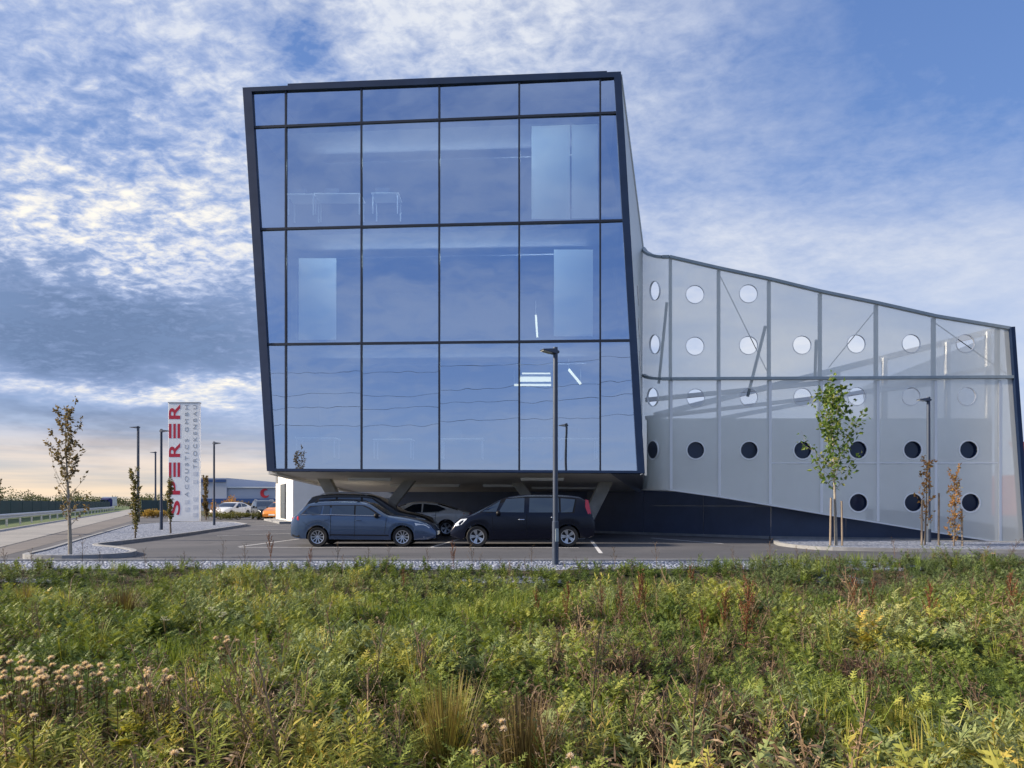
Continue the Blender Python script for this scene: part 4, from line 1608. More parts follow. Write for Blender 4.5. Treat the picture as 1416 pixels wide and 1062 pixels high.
MPV = dict(surround=[(0.66, 1.07), (0.57, 1.53), (1.1, 1.575), (2.2, 1.58), (2.84, 1.54), (3.10, 1.42), (3.66, 1.09)],
           L=4.56, W=1.86, wheels=(0.86, 3.716), wr=0.335,
           top=[(0, 0.84), (0.06, 1.02), (0.18, 1.30), (0.28, 1.50), (0.5, 1.60), (1.2, 1.655), (2.0, 1.655), (2.6, 1.60), (2.95, 1.51), (3.4, 1.28), (3.85, 1.06), (4.15, 0.94), (4.4, 0.80), (4.56, 0.58)],
           belt=[(0, 0.82), (0.2, 1.06), (3.4, 1.07), (3.75, 1.0), (4.2, 0.82), (4.56, 0.5)],
           windshield=(2.92, 3.83), rear_glass=(0.05, 0.3), bot=[(0, 0.34), (0.25, 0.27), (4.1, 0.22), (4.56, 0.3)],
           windows=[[(0.72, 1.10), (0.62, 1.50), (1.08, 1.54), (1.08, 1.09)], [(1.14, 1.09), (1.14, 1.545), (2.06, 1.55), (2.09, 1.09)],
                    [(2.24, 1.09), (2.22, 1.55), (2.80, 1.515), (3.04, 1.10)], [(3.12, 1.11), (2.98, 1.46), (3.56, 1.12)]],
           seams=[(1.12, 0.36, 1.12, 1.06), (2.15, 0.34, 2.16, 1.06), (3.2, 0.4, 3.25, 1.0), (1.2, 0.325, 3.2, 0.325)],
           tail=[[(0.19, 1.48), (0.28, 1.50), (0.30, 1.26), (0.22, 1.04), (0.11, 1.04)]],
           head=[[(4.02, 0.90), (4.22, 0.88), (4.42, 0.72), (4.38, 0.66), (4.22, 0.70)]],
           fog=[[(4.36, 0.45), (4.5, 0.46), (4.5, 0.40), (4.38, 0.40)]],
           mould=[[(1.25, 0.62), (3.15, 0.60), (3.15, 0.55), (1.25, 0.565)]],
           handles=[(1.3, 0.94), (2.32, 0.87)], mirror=(3.05, 1.02), spokes=5, double=True, spoke_w=0.022, pz=1.15)
ESTATE = dict(surround=[(0.44, 1.05), (0.68, 1.49), (1.3, 1.515), (2.25, 1.515), (2.64, 1.48), (3.28, 1.04)],
              L=4.85, W=1.84, wheels=(0.95, 3.78), wr=0.33,
              top=[(0, 0.85), (0.05, 1.0), (0.2, 1.25), (0.42, 1.52), (0.8, 1.60), (1.5, 1.625), (2.4, 1.60), (2.75, 1.52), (3.2, 1.27), (3.6, 1.05), (4.1, 0.95), (4.55, 0.82), (4.85, 0.58)],
              belt=[(0, 0.82), (0.25, 1.04), (3.2, 1.03), (3.7, 0.93), (4.4, 0.8), (4.85, 0.5)],
              windshield=(2.72, 3.58), rear_glass=(0.1, 0.45),
              windows=[[(0.5, 1.08), (0.72, 1.46), (1.3, 1.49), (1.3, 1.07)], [(1.38, 1.07), (1.38, 1.49), (2.2, 1.49), (2.22, 1.06)], [(2.3, 1.06), (2.28, 1.49), (2.6, 1.45), (3.2, 1.06)]],
              chrome=[(0.5, 1.05), (1.5, 1.05), (3.2, 1.035)],
              seams=[(1.34, 0.34, 1.34, 1.04), (2.25, 0.34, 2.26, 1.03)],
              tail=[[(0.02, 0.98), (0.25, 1.0), (0.25, 0.85), (0.02, 0.82)]], head=[[(4.2, 0.82), (4.5, 0.76), (4.62, 0.66), (4.3, 0.70)]],
              handles=[(1.25, 0.92), (2.35, 0.9)], mirror=(3.0, 1.0), rails=(0.7, 2.4), rail_mat=M['rim'])
COUPE = dict(L=4.7, W=1.82, wheels=(1.02, 3.72), wr=0.33,
             top=[(0, 0.80), (0.04, 0.98), (0.3, 1.06), (0.8, 1.21), (1.3, 1.36), (1.9, 1.445), (2.3, 1.44), (2.8, 1.35), (3.3, 1.1), (3.55, 0.98), (4.1, 0.88), (4.5, 0.73), (4.7, 0.52)],
             belt=[(0, 0.78), (0.3, 0.99), (3.0, 0.95), (3.5, 0.9), (4.2, 0.78), (4.7, 0.46)],
             windshield=(2.72, 3.5), rear_glass=(0.55, 1.4),
             windows=[[(1.02, 1.13), (1.4, 1.29), (1.98, 1.355), (2.0, 1.0), (1.35, 1.02)], [(2.06, 1.0), (2.05, 1.355), (2.4, 1.33), (3.05, 0.98)]],
             chrome=[(1.0, 1.1), (1.35, 1.0), (2.0, 0.985), (3.05, 0.965)],
             seams=[(1.5, 0.4, 1.45, 1.0), (2.03, 0.36, 2.03, 0.98)],
             tail=[[(0.03, 0.95), (0.3, 0.97), (0.3, 0.88), (0.03, 0.85)]], head=[[(4.05, 0.76), (4.35, 0.70), (4.45, 0.61), (4.15, 0.65)]],
             handles=[(1.55, 0.88)], mirror=(2.95, 0.93), spokes=5, double=True, spoke_w=0.018)

YB = 21.6
Xr = (439 - CX) / F * YB
make_car('station_wagon', 'blue station wagon with its nose to the right, parked in the front bay', WAGON, M['paint_blue'],
         (Xr - 0.89 + 4.62 / 2, YB + 0.85, 0), 0.0, 'cars under the office box')
YM = 21.45
Xm = (722 - CX) / F * YM
make_car('minivan', 'dark midnight blue minivan facing left, parked behind the tall lamp post', MPV, M['paint_navy'],
         (Xm - (0.86 + 3.716) / 2 * -1 - 4.56 / 2, YM + 0.88, 0), R(180.8), 'cars under the office box')
make_car('estate_car', 'tall black estate car mostly hidden behind the blue station wagon', ESTATE, M['paint_black'],
         ((601 - CX) / F * 24.4 - 4.85 / 2, 25.2, 0), 0.0, 'cars under the office box')
bpy.data.objects['estate_car'].scale = (1, 1, 1.06)
make_car('coupe', 'silver fastback in the shade between the blue wagon and the minivan', COUPE, M['paint_silver'],
         ((617 - CX) / F * 28.4 + 1.02 - 4.7 / 2, 29.3, 0), R(180), 'cars under the office box')
make_car('white_car', 'small white car seen nose on behind the low hedge', COUPE, M['paint_white'], P(320, 700, 64) * 1.0, R(-100), 'cars beyond the hedge')
bpy.data.objects['white_car'].location.z = 0
make_car('dark_car', 'dark car beside the white wing, beyond the lot', ESTATE, M['paint_black'], P(367, 700, 58) * 1.0, R(-60), 'cars beyond the hedge')
bpy.data.objects['dark_car'].location.z = 0
make_car('orange_car', 'orange car half hidden behind the corner of the white wing', WAGON, M['paint_orange'], P(389, 700, 57.2) * 1.0, R(-90), 'cars beyond the hedge')
bpy.data.objects['orange_car'].location.z = 0


# ------------------------------------------------------------------ street lamps
def make_lamp(H, label, group, cat='street lamp'):
    root = empty('street_lamp', (0, 0, 0), label, cat, group)
    mb = MB()
    mb.tube([(0, 0, -0.1), (0, 0, 0.9), (0, 0, 0.92), (0, 0, H)], [0.075, 0.075, 0.06, 0.055], 14)
    mb.build('pole', M['lampmetal'], root, smooth=True)
    mb = MB(); mb.box((0, -0.078, 0.6), (0.08, 0.012, 0.3)); mb.build('service_door', M['post'], root)
    mb = MB()
    mb.hexa([(-0.02, -0.09, H - 0.16), (-0.02, 0.09, H - 0.16), (-0.36, 0.10, H - 0.10), (-0.36, -0.10, H - 0.10)],
            [(-0.02, -0.07, H - 0.03), (-0.02, 0.07, H - 0.03), (-0.36, 0.09, H - 0.075), (-0.36, -0.09, H - 0.075)])
    head = mb.build('lamp_head', M['lampmetal'], root, bevel=0.012)
    mb = MB()
    mb.hexa([(-0.12, -0.075, H - 0.152), (-0.12, 0.075, H - 0.152), (-0.34, 0.08, H - 0.114), (-0.34, -0.08, H - 0.114)],
            [(-0.12, -0.075, H - 0.135), (-0.12, 0.075, H - 0.135), (-0.34, 0.08, H - 0.098), (-0.34, -0.08, H - 0.098)])
    mb.build('lens', M['lampglass'], head)
    mb = MB(); mb.tube([(0.02, 0, H - 0.09), (0.09, 0, H - 0.1)], [0.05, 0.03], 8); mb.build('bracket', M['lampmetal'], root)
    return root


lamp = make_lamp(4.9, 'tall dark lamp post standing in front of the minivan', 'lamp posts of the parking lot')
spots = [(768, 15.66, 25, None), (1284, 23.0, 0, 'dark lamp post in the gravel bed among orange leaved saplings'),
         (223, 33.0, 180, 'dark lamp post just left of the company sign'), (296, 39.8, 180, 'dark lamp post on the kerb right of the company sign')]
for i, (px, Y, rz, lab) in enumerate(spots):
    o = lamp if i == 0 else copy_tree(lamp)
    if lab: o['label'] = lab
    o.location = ((px - CX) / F * Y, Y, 0.06)
    o.rotation_euler = (0, 0, R(rz))
rl = make_lamp(7.0, 'slim road lamp rising behind the columnar sapling', 'lamps along the road')
rl.location = ((191 - CX) / F * 50, 50, 0)
r2_ = copy_tree(rl)
r2_['label'] = 'distant road lamp between the road and the company sign'
r2_.location = ((215 - CX) / F * 75, 75, 0)
for o in (rl, r2_):
    o.scale = (1.6, 1.6, 1)

# ------------------------------------------------------------------ company sign
YS = 48.0
sg_c = P(254, 700, YS)
sg_c.z = 0
sign = empty('company_sign', sg_c, 'tall white pylon sign with red and grey upright lettering', 'sign')
sx0, sx1 = (232.5 - CX) / F * YS, (275.5 - CX) / F * YS
sz0, sz1 = EYE + (HY - 721.5) / F * YS, EYE + (HY - 557.5) / F * YS
sw, sh = sx1 - sx0, sz1 - sz0
mb = MB(); mb.box(((sx0 + sx1) / 2, YS + 0.14, (sz0 + sz1) / 2), (sw, 0.26, sh)); mb.build('board', M['sign'], sign, bevel=0.02)
mb = MB(); mb.box(((sx0 + sx1) / 2, YS + 0.14, sz1 + 0.04), (sw + 0.04, 0.3, 0.07)); mb.build('cap', M['signedge'], sign)
for sx in (sx0 + 0.25, sx1 - 0.25):
    mb = MB(); mb.box((sx, YS + 0.14, sz0 / 2), (0.12, 0.16, abs(sz0) + 0.1 if sz0 > 0 else 0.1)); mb.build('leg', M['post'], sign)


def text_mesh(body, size, bold=0.0):
    cu = bpy.data.curves.new('letters', 'FONT')
    cu.body = body
    cu.size = size
    cu.extrude = 0.003
    cu.offset = bold
    ob = bpy.data.objects.new('letters', cu)
    COL.objects.link(ob)
    dg = bpy.context.evaluated_depsgraph_get()
    me = bpy.data.meshes.new_from_object(ob.evaluated_get(dg))
    bpy.data.objects.remove(ob)
    vs = [v.co.copy() for v in me.vertices]
    fs = [tuple(p.vertices) for p in me.polygons]
    bpy.data.meshes.remove(me)
    return vs, fs


def put_text(body, px0, px1, py_bottom, py_top, m, name, bold=0.0, sub='wordmark'):
    """letters turned a quarter turn, reading upwards, filling the pixel rectangle of the board"""
    vs, fs = text_mesh(body, 1.0, bold)
    x0, x1 = min(v.x for v in vs), max(v.x for v in vs)
    y0, y1 = min(v.y for v in vs), max(v.y for v in vs)
    X0, X1 = (px0 - CX) / F * YS, (px1 - CX) / F * YS
    Z0, Z1 = EYE + (HY - py_bottom) / F * YS, EYE + (HY - py_top) / F * YS
    mb = MB()
    out = []
    for v in vs:
        t = (v.x - x0) / (x1 - x0)
        u = (v.y - y0) / (y1 - y0)
        out.append(Vector((X1 + (X0 - X1) * u, YS + 0.006 - v.z, Z0 + (Z1 - Z0) * t)))
    mb.add(out, fs)
    return mb


red = MB()


def merge(dst, src):
    dst.add(src.v, src.f)


for ch, yb, yt in (('S', 712, 692.5), ('P', 684, 665.5), ('R', 632, 612.5), ('R', 579.5, 559)):
    merge(red, put_text(ch, 233.5, 249, yb, yt, M['red'], 'l', 0.02))
for yb, yt in ((659.5, 639.5), (606, 586)):            # the E is three separate bars
    for pa, pb in ((233.5, 237), (239.6, 243.0), (245.4, 249)):
        X0, X1 = (pa - CX) / F * YS, (pb - CX) / F * YS
        Z0, Z1 = EYE + (HY - yb) / F * YS, EYE + (HY - yt) / F * YS
        red.box(((X0 + X1) / 2, YS + 0.008, (Z0 + Z1) / 2), (X1 - X0, 0.012, Z1 - Z0))
red.build('red_lettering', M['red'], sign)
gt = MB()
merge(gt, put_text('A C O U S T I C S   G M B H', 255.5, 260.3, 687, 560, M['signtext'], 't', 0.0))
merge(gt, put_text('T R O C K E N B A U', 267, 272, 648, 560, M['signtext'], 't', 0.0))
gt.build('grey_lettering', M['signtext'], sign)
sq = MB()
for pa, ys in ((255.2, (694, 704)), (266.8, (655, 666, 690, 701, 712))):
    for y in ys:
        X0 = (pa - CX) / F * YS
        Zc = EYE + (HY - y) / F * YS
        sq.box((X0 + 0.14, YS + 0.008, Zc), (0.28, 0.012, 0.28))
sq.build('pale_squares', M['signsquare'], sign)

# ------------------------------------------------------------------ fence, guard rail, far things on the left
fa0, fa1 = Vector(((0 - CX) / F * 55, 55, 0)), Vector(((152 - CX) / F * 145, 145, 0))
fdir = (fa1 - fa0).normalized()
f_s = fa0 - fdir * 25
fence = empty('privacy_fence', f_s, 'long dark green mesh fence running along the road', 'fence')
nseg = 26
tot = (fa1 - f_s).length
mb = MB()
for i in range(nseg):
    A = f_s + fdir * tot * i / nseg; B = f_s + fdir * (tot * (i + 1) / nseg - 0.08)
    mb.beam(A + Vector((0, 0, 0.83)), B + Vector((0, 0, 0.83)), 0.03, 1.5)
mb.build('mesh_panel', M['fence'], fence)
for i in range(nseg + 1):
    A = f_s + fdir * tot * i / nseg
    mb = MB(); mb.tube([A, A + Vector((0, 0, 1.66))], 0.04, 8); mb.build('post', M['fence'], fence)
g0, g1 = G(0, 729.5), G(158, 706.4)
gd = (g1 - g0).normalized()
g_s = g0 - gd * 14
rail = empty('guard_rail', g_s, 'galvanised steel guard rail on posts beside the road', 'guard rail')
tot = (g1 - g_s).length
mb = MB()
side = Vector((-gd.y, gd.x, 0))
prof = [(0.0, 0.44), (0.06, 0.49), (0.06, 0.55), (0.0, 0.59), (0.06, 0.63), (0.06, 0.70), (0.0, 0.75)]
for i in range(len(prof) - 1):
    o0, o1 = side * -prof[i][0], side * -prof[i + 1][0]
    mb.quad(g_s + o0 + Vector((0, 0, prof[i][1])), g1 + o0 + Vector((0, 0, prof[i][1])), g1 + o1 + Vector((0, 0, prof[i + 1][1])), g_s + o1 + Vector((0, 0, prof[i + 1][1])))
mb.build('beam', M['galv'], rail)
n = int(tot / 4)
for i in range(n + 1):
    A = g_s + gd * tot * i / n + side * 0.07
    mb = MB(); mb.box((A.x, A.y, 0.33), (0.08, 0.08, 0.68)); mb.build('post', M['galv'], rail)
f2a, f2b = P(196, 700, 70), P(236, 700, 78)
f2a.z = f2b.z = 0
f2 = empty('privacy_fence', f2a, 'short dark fence behind the yellow shrubs left of the sign', 'fence')
mb = MB(); mb.beam(f2a + Vector((0, 0, 0.85)), f2b + Vector((0, 0, 0.85)), 0.03, 1.6); mb.build('mesh_panel', M['fence'], f2)
for t in (0, 0.5, 1):
    A = f2a.lerp(f2b, t)
    mb = MB(); mb.tube([A, A + Vector((0, 0, 1.75))], 0.05, 8); mb.build('post', M['fence'], f2)
# far truck on the road
tk = P(157, 700, 165); tk.z = 0
truck = empty('far_truck', tk, 'far blue and white truck at the end of the road', 'truck')
mb = MB(); mb.box((tk.x, tk.y - 1.6, 1.7), (2.3, 2.2, 2.2)); mb.build('cargo_box', M['paint_white'], truck, bevel=0.05)
mb = MB(); mb.box((tk.x + 0.2, tk.y - 3.3, 1.35), (2.2, 1.5, 1.7)); mb.box((tk.x + 0.2, tk.y - 3.2, 2.3), (2.0, 1.2, 0.35)); mb.build('cab', M['pinkbanner'], truck, bevel=0.15)
mb = MB(); mb.box((tk.x + 0.2, tk.y - 4.06, 1.75), (1.9, 0.02, 0.7)); mb.build('windshield', M['carglass'], truck)
for sx in (-0.8, 1.1):
    mb = MB(); mb.lathe([(0.2, -0.14), (0.48, -0.14), (0.5, 0), (0.48, 0.14), (0.2, 0.14)], 20, 0, Matrix.Translation((tk.x + sx, tk.y - 3.4, 0.5)) @ Matrix.Rotation(R(90), 4, 'Y'))
    mb.build('wheel', M['tyre'], truck, smooth=True)

# warehouse in the distance
YW = 118.0
wc = P(340, 700, YW); wc.z = 0
wh = empty('warehouse', wc, 'distant grey warehouse with a blue band and a red crescent emblem', 'warehouse')


def wx_(px): return (px - CX) / F * YW
def wz_(py): return EYE + (HY - py) / F * YW


mb = MB(); mb.box(((wx_(312) + wx_(460)) / 2, YW + 15, wz_(673.5) / 2), (wx_(460) - wx_(312), 30, wz_(673.5))); mb.build('wall', M['whwall'], wh)
mb = MB(); mb.box(((wx_(268) + wx_(315)) / 2, YW + 12, wz_(661) / 2), (wx_(315) - wx_(268), 25, wz_(661))); mb.build('tower_wall', M['whwall'], wh)
mb = MB(); mb.box(((wx_(268) + wx_(460)) / 2, YW - 0.6, wz_(692.5)), (wx_(460) - wx_(268), 0.3, (692.5 - 689.5) * 2 / F * YW)); mb.build('blue_band', M['whblue'], wh)
mb = MB(); mb.box(((wx_(268) + wx_(314)) / 2, YW - 0.55, wz_(664.8)), (wx_(314) - wx_(268), 0.2, 0.5)); mb.build('tower_band', M['whblue'], wh)
mb = MB()
for k in range(22):
    a = wx_(270) + (wx_(455) - wx_(270)) * k / 22
    mb.box((a + 0.5, YW - 0.1, 1.2), ((wx_(455) - wx_(270)) / 22 - 0.18, 0.3, 1.5))
mb.build('window_row', M['whdark'], wh)
mb = MB(); mb.box(((wx_(312) + wx_(460)) / 2, YW - 0.12, wz_(673.9)), (wx_(460) - wx_(312), 0.4, 0.18)); mb.build('roof_trim', M['postlight'], wh)
cr = MB()
cxm, czm, rr = wx_(366.5), wz_(682), 0.80
n = 22
outer = [(cxm + rr * math.cos(a), czm + rr * math.sin(a)) for a in lin(R(65), R(335), n)]
inner = [(cxm + 0.27 + rr * 0.62 * math.cos(a), czm + 0.02 + rr * 0.62 * math.sin(a)) for a in lin(R(70), R(318), n)]
for i in range(n - 1):
    cr.hexa([Vector((outer[i][0], YW - 0.05, outer[i][1])), Vector((outer[i + 1][0], YW - 0.05, outer[i + 1][1])), Vector((inner[i + 1][0], YW - 0.05, inner[i + 1][1])), Vector((inner[i][0], YW - 0.05, inner[i][1]))],
            [Vector((outer[i][0], YW - 0.12, outer[i][1])), Vector((outer[i + 1][0], YW - 0.12, outer[i + 1][1])), Vector((inner[i + 1][0], YW - 0.12, inner[i + 1][1])), Vector((inner[i][0], YW - 0.12, inner[i][1]))])
cr.build('emblem', M['whred'], wh)
# red roofed house far right
hc = P(1440, 700, 70); hc.z = 0
hs = empty('red_house', hc, 'dark red house glimpsed at the far right edge', 'house')
x0, x1 = (1409 - CX) / F * 70 + 2.2, (1500 - CX) / F * 70 + 2.2
mb = MB(); mb.box(((x0 + x1) / 2, 74, 2.2), (x1 - x0, 8, 4.4)); mb.build('wall', M['brick'], hs)
mb = MB(); mb.prism([(x0 - 0.4, 69.6, 4.4), (x1 + 0.4, 69.6, 4.4), (x1 + 0.4, 74, 7.8), (x0 - 0.4, 74, 7.8)], (0, 0, 0.2)); mb.build('roof', M['brick'], hs)


# ------------------------------------------------------------------ trees
class Leaves:
    """many small leaf faces gathered into one mesh with a per-leaf shade"""
    def __init__(self):
        self.v, self.f, self.c = [], [], []

    def leaf(self, p, d, n, L, W):
        d = d.normalized()
        s = d.cross(n)
        if s.length < 1e-4: s = d.cross(Vector((1, 0.2, 0.1)))
        s.normalize()
        u = s.cross(d)
        i = len(self.v)
        self.v += [p, p + d * L * 0.45 + s * W * 0.5 + u * W * 0.18, p + d * L - u * L * 0.12, p + d * L * 0.45 - s * W * 0.5 + u * W * 0.18]
        self.f += [(i, i + 1, i + 2), (i, i + 2, i + 3)]
        k = random.random()
        self.c += [k] * 4

    def build(self, name, m, parent, extra=None):
        me = bpy.data.meshes.new(name)
        off = world_loc(parent) if parent else Vector((0, 0, 0))
        me.from_pydata([tuple(v - off) for v in self.v], [], self.f)
        a = me.attributes.new('leafvar', 'FLOAT', 'POINT')
        a.data.foreach_set('value', self.c)
        me.materials.append(m)
        o = bpy.data.objects.new(name, me)
        o.parent = parent
        COL.objects.link(o)
        return o


def rvec():
    return Vector((random.gauss(0, 1), random.gauss(0, 1), random.gauss(0, 1))).normalized()


def sapling(name, label, loc, H, nb, spread, first, rise, leafm, barkm, leaf_len, per, r0, cat='tree', group=None, dens=lambda t: 1.0, lean=0.03, clump=0.06, bl=0.3, twig=True):
    """young tree: slim trunk, rising limbs that carry sprays of leaves"""
    loc = Vector(loc)
    root = empty(name, loc, label, cat, group)
    tr, lv = MB(), Leaves()
    pts, rad = [], []
    ph = random.uniform(0, 6)
    n = 12
    for i in range(n + 1):
        t = i / n
        pts.append(loc + Vector((lean * H * math.sin(2.1 * t + ph) * t, lean * H * math.cos(1.7 * t + ph) * t, H * t - (0.05 if i == 0 else 0))))
        rad.append(max(0.006, r0 * (1 - t) ** 0.8))
    tr.tube(pts, rad, 9)

    def at(t):
        k = min(n - 1, int(t * n))
        return pts[k].lerp(pts[k + 1], t * n - k)

    def spray(p0, d, L, r):
        m = max(3, int(L / 0.18))
        p, q, rr_ = p0.copy(), [p0.copy()], [r]
        dd = d.copy()
        for i in range(m):
            dd = (dd + rvec() * 0.13 + Vector((0, 0, 0.10 * rise))).normalized()
            p = p + dd * (L / m)
            q.append(p.copy()); rr_.append(max(0.003, r * (1 - (i + 1) / m)))
        tr.tube(q, rr_, 5, cap=False)
        return q
    for b in range(nb):
        t = first + (1 - first) * ((b + random.random() * 0.8) / nb)
        p = at(min(0.98, t))
        a = b * 2.4 + random.uniform(-0.5, 0.5)
        L = max(0.15, spread(t) * random.uniform(0.7, 1.15)) * H
        up_ = rise * random.uniform(0.7, 1.3)
        d = Vector((math.cos(a), math.sin(a), up_)).normalized()
        q = spray(p, d, L, r0 * 0.28 * (1.1 - t))
        qs = [q]
        if twig:
            for _ in range(2 if L > 0.25 * H * 0.5 else 1):
                k = random.randrange(len(q) // 3, len(q))
                dv = (q[-1] - q[0]).normalized() + rvec() * 0.6 + Vector((0, 0, 0.3))
                qs.append(spray(q[k], dv.normalized(), L * random.uniform(0.3, 0.55), 0.004))
        for q in qs:
            for k in range(1, len(q)):
                for _ in range(int(per * dens(t) * random.uniform(0.4, 1.6) + random.random())):
                    c = q[k - 1].lerp(q[k], random.random()) + rvec() * clump * random.random()
                    dv = (rvec() + Vector((0, 0, -0.35)) + (q[k] - q[k - 1]).normalized() * 0.6)
                    lv.leaf(c, dv, rvec(), leaf_len * random.uniform(0.6, 1.25), leaf_len * random.uniform(0.5, 0.8))
    tr.build('trunk', barkm, root, smooth=True)
    lv.build('crown', leafm, root)
    return root


sp_up = lambda k: (lambda t: k * (1.25 - 0.75 * t) * min(1, 0.4 + 2 * (1 - t)))
GREEN_SP = lambda t: 0.21 * (1.1 - 0.75 * abs(t - 0.62) / 0.4) if t > 0.3 else 0.16
random.seed(11)
p = G(97, 766, 0.1); p.z = 0.08
sapling('young_tree', 'young tree with sparse brown leaves in the left gravel bed', p, 3.4, 30, lambda t: 0.34 - 0.24 * t if t > 0.45 else 0.10 + 0.08 * random.random(), 0.20, 1.25, LEAF_AUTUMN, M['barkpale'],
        0.09, 4.2, 0.05, dens=lambda t: (0.55 if t < 0.34 else (0.18 if t < 0.47 else 1.0)))
p = G(187, 744, 0.1); p.z = 0.08
sapling('columnar_tree', 'columnar olive leaved sapling in front of the slim road lamp', p, 2.3, 26, lambda t: 0.20 - 0.09 * t, 0.06, 1.9, LEAF_OLIVE, M['bark'], 0.085, 4.0, 0.03)
p = G(236, 737, 0.1); p.z = 0.08
sapling('columnar_tree', 'thin sapling in front of the foot of the company sign', p, 2.1, 20, lambda t: 0.13 - 0.05 * t, 0.20, 2.4, LEAF_OLIVE, M['bark'], 0.085, 4.5, 0.04)
p = P(285, 700, 55); p.z = 0
sapling('columnar_tree', 'dark columnar tree beside the right edge of the company sign', p, 3.1, 26, lambda t: 0.17 - 0.05 * t, 0.06, 2.2, LEAF_AUTUMN, M['bark'], 0.13, 9.0, 0.06)
p = G(1156, 753, 0.1); p.z = 0.06
random.seed(5)
sapling('young_tree', 'fresh green young tree tied between stakes before the white hall', p, 4.6, 34, lambda t: (0.20 if t < 0.5 else 0.27 - 0.17 * (t - 0.5) / 0.5), 0.36, 0.95, LEAF_FRESH, M['barkpale'],
        0.16, 2.7, 0.05, dens=lambda t: 0.35 + 1.0 * t, clump=0.14)
for dx_, hh, lab in ((-0.2, 1.55, 'wooden stake just left of the green young tree'), (0.17, 1.45, 'wooden stake just right of the green young tree')):
    mb = MB(); q = Vector((p.x + dx_, p.y - 0.05, 0)); mb.tube([q, q + Vector((dx_ * -0.12, 0, hh))], [0.032, 0.03], 9)
    tag(mb.build('tree_stake', M['stake'], smooth=True), lab, 'stake', 'stakes of the young trees')
random.seed(21)
p = G(1279, 752.2, 0.1); p.z = 0.06
sapling('columnar_tree', 'loose orange leaved sapling behind the right lamp post', p, 2.55, 15, lambda t: 0.19 - 0.11 * t, 0.2, 1.5, LEAF_ORANGE, M['bark'], 0.10, 1.5, 0.025, dens=lambda t: 0.5 + t)
for dx_, hh, lab in ((-0.13, 1.5, 'wooden stake left of the right lamp post'), (0.40, 1.7, 'wooden stake right of the right lamp post')):
    mb = MB(); q = Vector((p.x + dx_, p.y - 0.05, 0)); mb.tube([q, q + Vector((0.01, 0, hh))], [0.03, 0.027], 9)
    tag(mb.build('tree_stake', M['stake'], smooth=True), lab, 'stake', 'stakes of the young trees')
p = G(1319, 753.8, 0.1); p.z = 0.06
sapling('columnar_tree', 'dense orange and yellow columnar sapling at the right end', p, 2.15, 24, lambda t: 0.18 - 0.10 * t, 0.05, 1.7, LEAF_ORANGE, M['bark'], 0.085, 2.3, 0.025)
mb = MB(); q = Vector((p.x + 0.26, p.y, 0)); mb.tube([q, q + Vector((-0.02, 0, 1.2))], [0.03, 0.027], 9)
tag(mb.build('tree_stake', M['stake'], smooth=True), 'short wooden stake beside the dense orange sapling', 'stake', 'stakes of the young trees')
random.seed(3)
p = P(-14, 700, 30); p.z = 0
sapling('young_tree', 'brown leaved tree cut by the left edge, before the fence', p, 2.9, 24, lambda t: 0.32 - 0.2 * t, 0.3, 1.0, LEAF_AUTUMN, M['bark'], 0.13, 6, 0.07)


def bush(name, label, c, w, d, h, m, n, ls, cat='shrub', group=None):
    root = empty(name, c, label, cat, group)
    lv = Leaves()
    c = Vector(c)
    lobes = [(random.uniform(-0.4, 0.4) * w, random.uniform(-0.4, 0.4) * d, random.uniform(0.35, 0.7) * h, random.uniform(0.25, 0.5)) for _ in range(7)]
    tw = MB()
    for lo in lobes:
        tw.tube([c, c + Vector((lo[0] * 0.5, lo[1] * 0.5, lo[2] * 0.6)), c + Vector((lo[0], lo[1], lo[2]))], [0.03 * h, 0.02 * h, 0.008 * h], 5)
    for _ in range(n):
        lo = random.choice(lobes)
        r = rvec() * (random.random() ** 0.4)
        q = c + Vector((lo[0] + r.x * lo[3] * w * 0.6, lo[1] + r.y * lo[3] * d * 0.6, max(0.03, lo[2] + r.z * lo[3] * h)))
        lv.leaf(q, rvec() + Vector((0, 0, 0.2)), rvec(), ls * random.uniform(0.6, 1.3), ls * 0.6)
    tw.build('trunk' if cat == 'tree' else 'stem', M['bark'], root)
    lv.build('crown', m, root)
    return root


random.seed(31)
far = [(8, 100, 7, 2.4), (28, 95, 6, 3.4), (38, 110, 6, 2.9), (60, 115, 8, 2.5), (82, 150, 10, 3.0), (100, 155, 9, 4.0), (118, 150, 9, 3.2), (140, 200, 14, 3.0), (182, 170, 10, 3.3), (205, 180, 12, 3.2), (222, 150, 8, 3.4), (-25, 90, 8, 4.2)]
labs = ['low far tree above the left end of the green fence', 'tallest leafy tree above the left end of the green fence', 'tree just right of the tallest leafy one above the fence',
        'low shrubby tree above the middle of the fence', 'low far tree left of the bare young tree', 'broad far tree behind the young brown tree', 'far tree just right of the young brown tree',
        'low hazy tree where the fence ends', 'far tree behind the end of the road', 'far tree behind the columnar sapling', 'far tree behind the short dark fence', 'far tree beyond the left edge of the view']
for (px, Y, w, h), lab in zip(far, labs):
    c = P(px, 700, Y); c.z = 0
    bush('far_tree', lab, c, w, w * 0.7, h, LEAF_DARK, 700, 0.035 * w + 0.05, 'tree', 'trees along the horizon')
c = P(212, 700, 62); c.z = 0
bush('yellow_shrub', 'yellow autumn shrubs left of the company sign', c, 4.5, 1.2, 0.75, leaf_mat('leaf_yellow', [(0, (0.22, 0.16, 0.03)), (0.5, (0.38, 0.24, 0.05)), (1, (0.42, 0.3, 0.06))]), 1500, 0.14)
for px, lab, w in ((305, 'low clipped hedge right of the company sign', 3.2), (330, 'low clipped hedge in front of the white car', 3.2), (356, 'low clipped hedge beside the dark car', 3.0)):
    c = P(px, 700, 56); c.z = 0
    bush('hedge', lab, c, w, 1.0, 0.62, LEAF_HEDGE, 1300, 0.10, 'hedge', 'low hedges')
c = P(318, 700, 75); c.z = 0
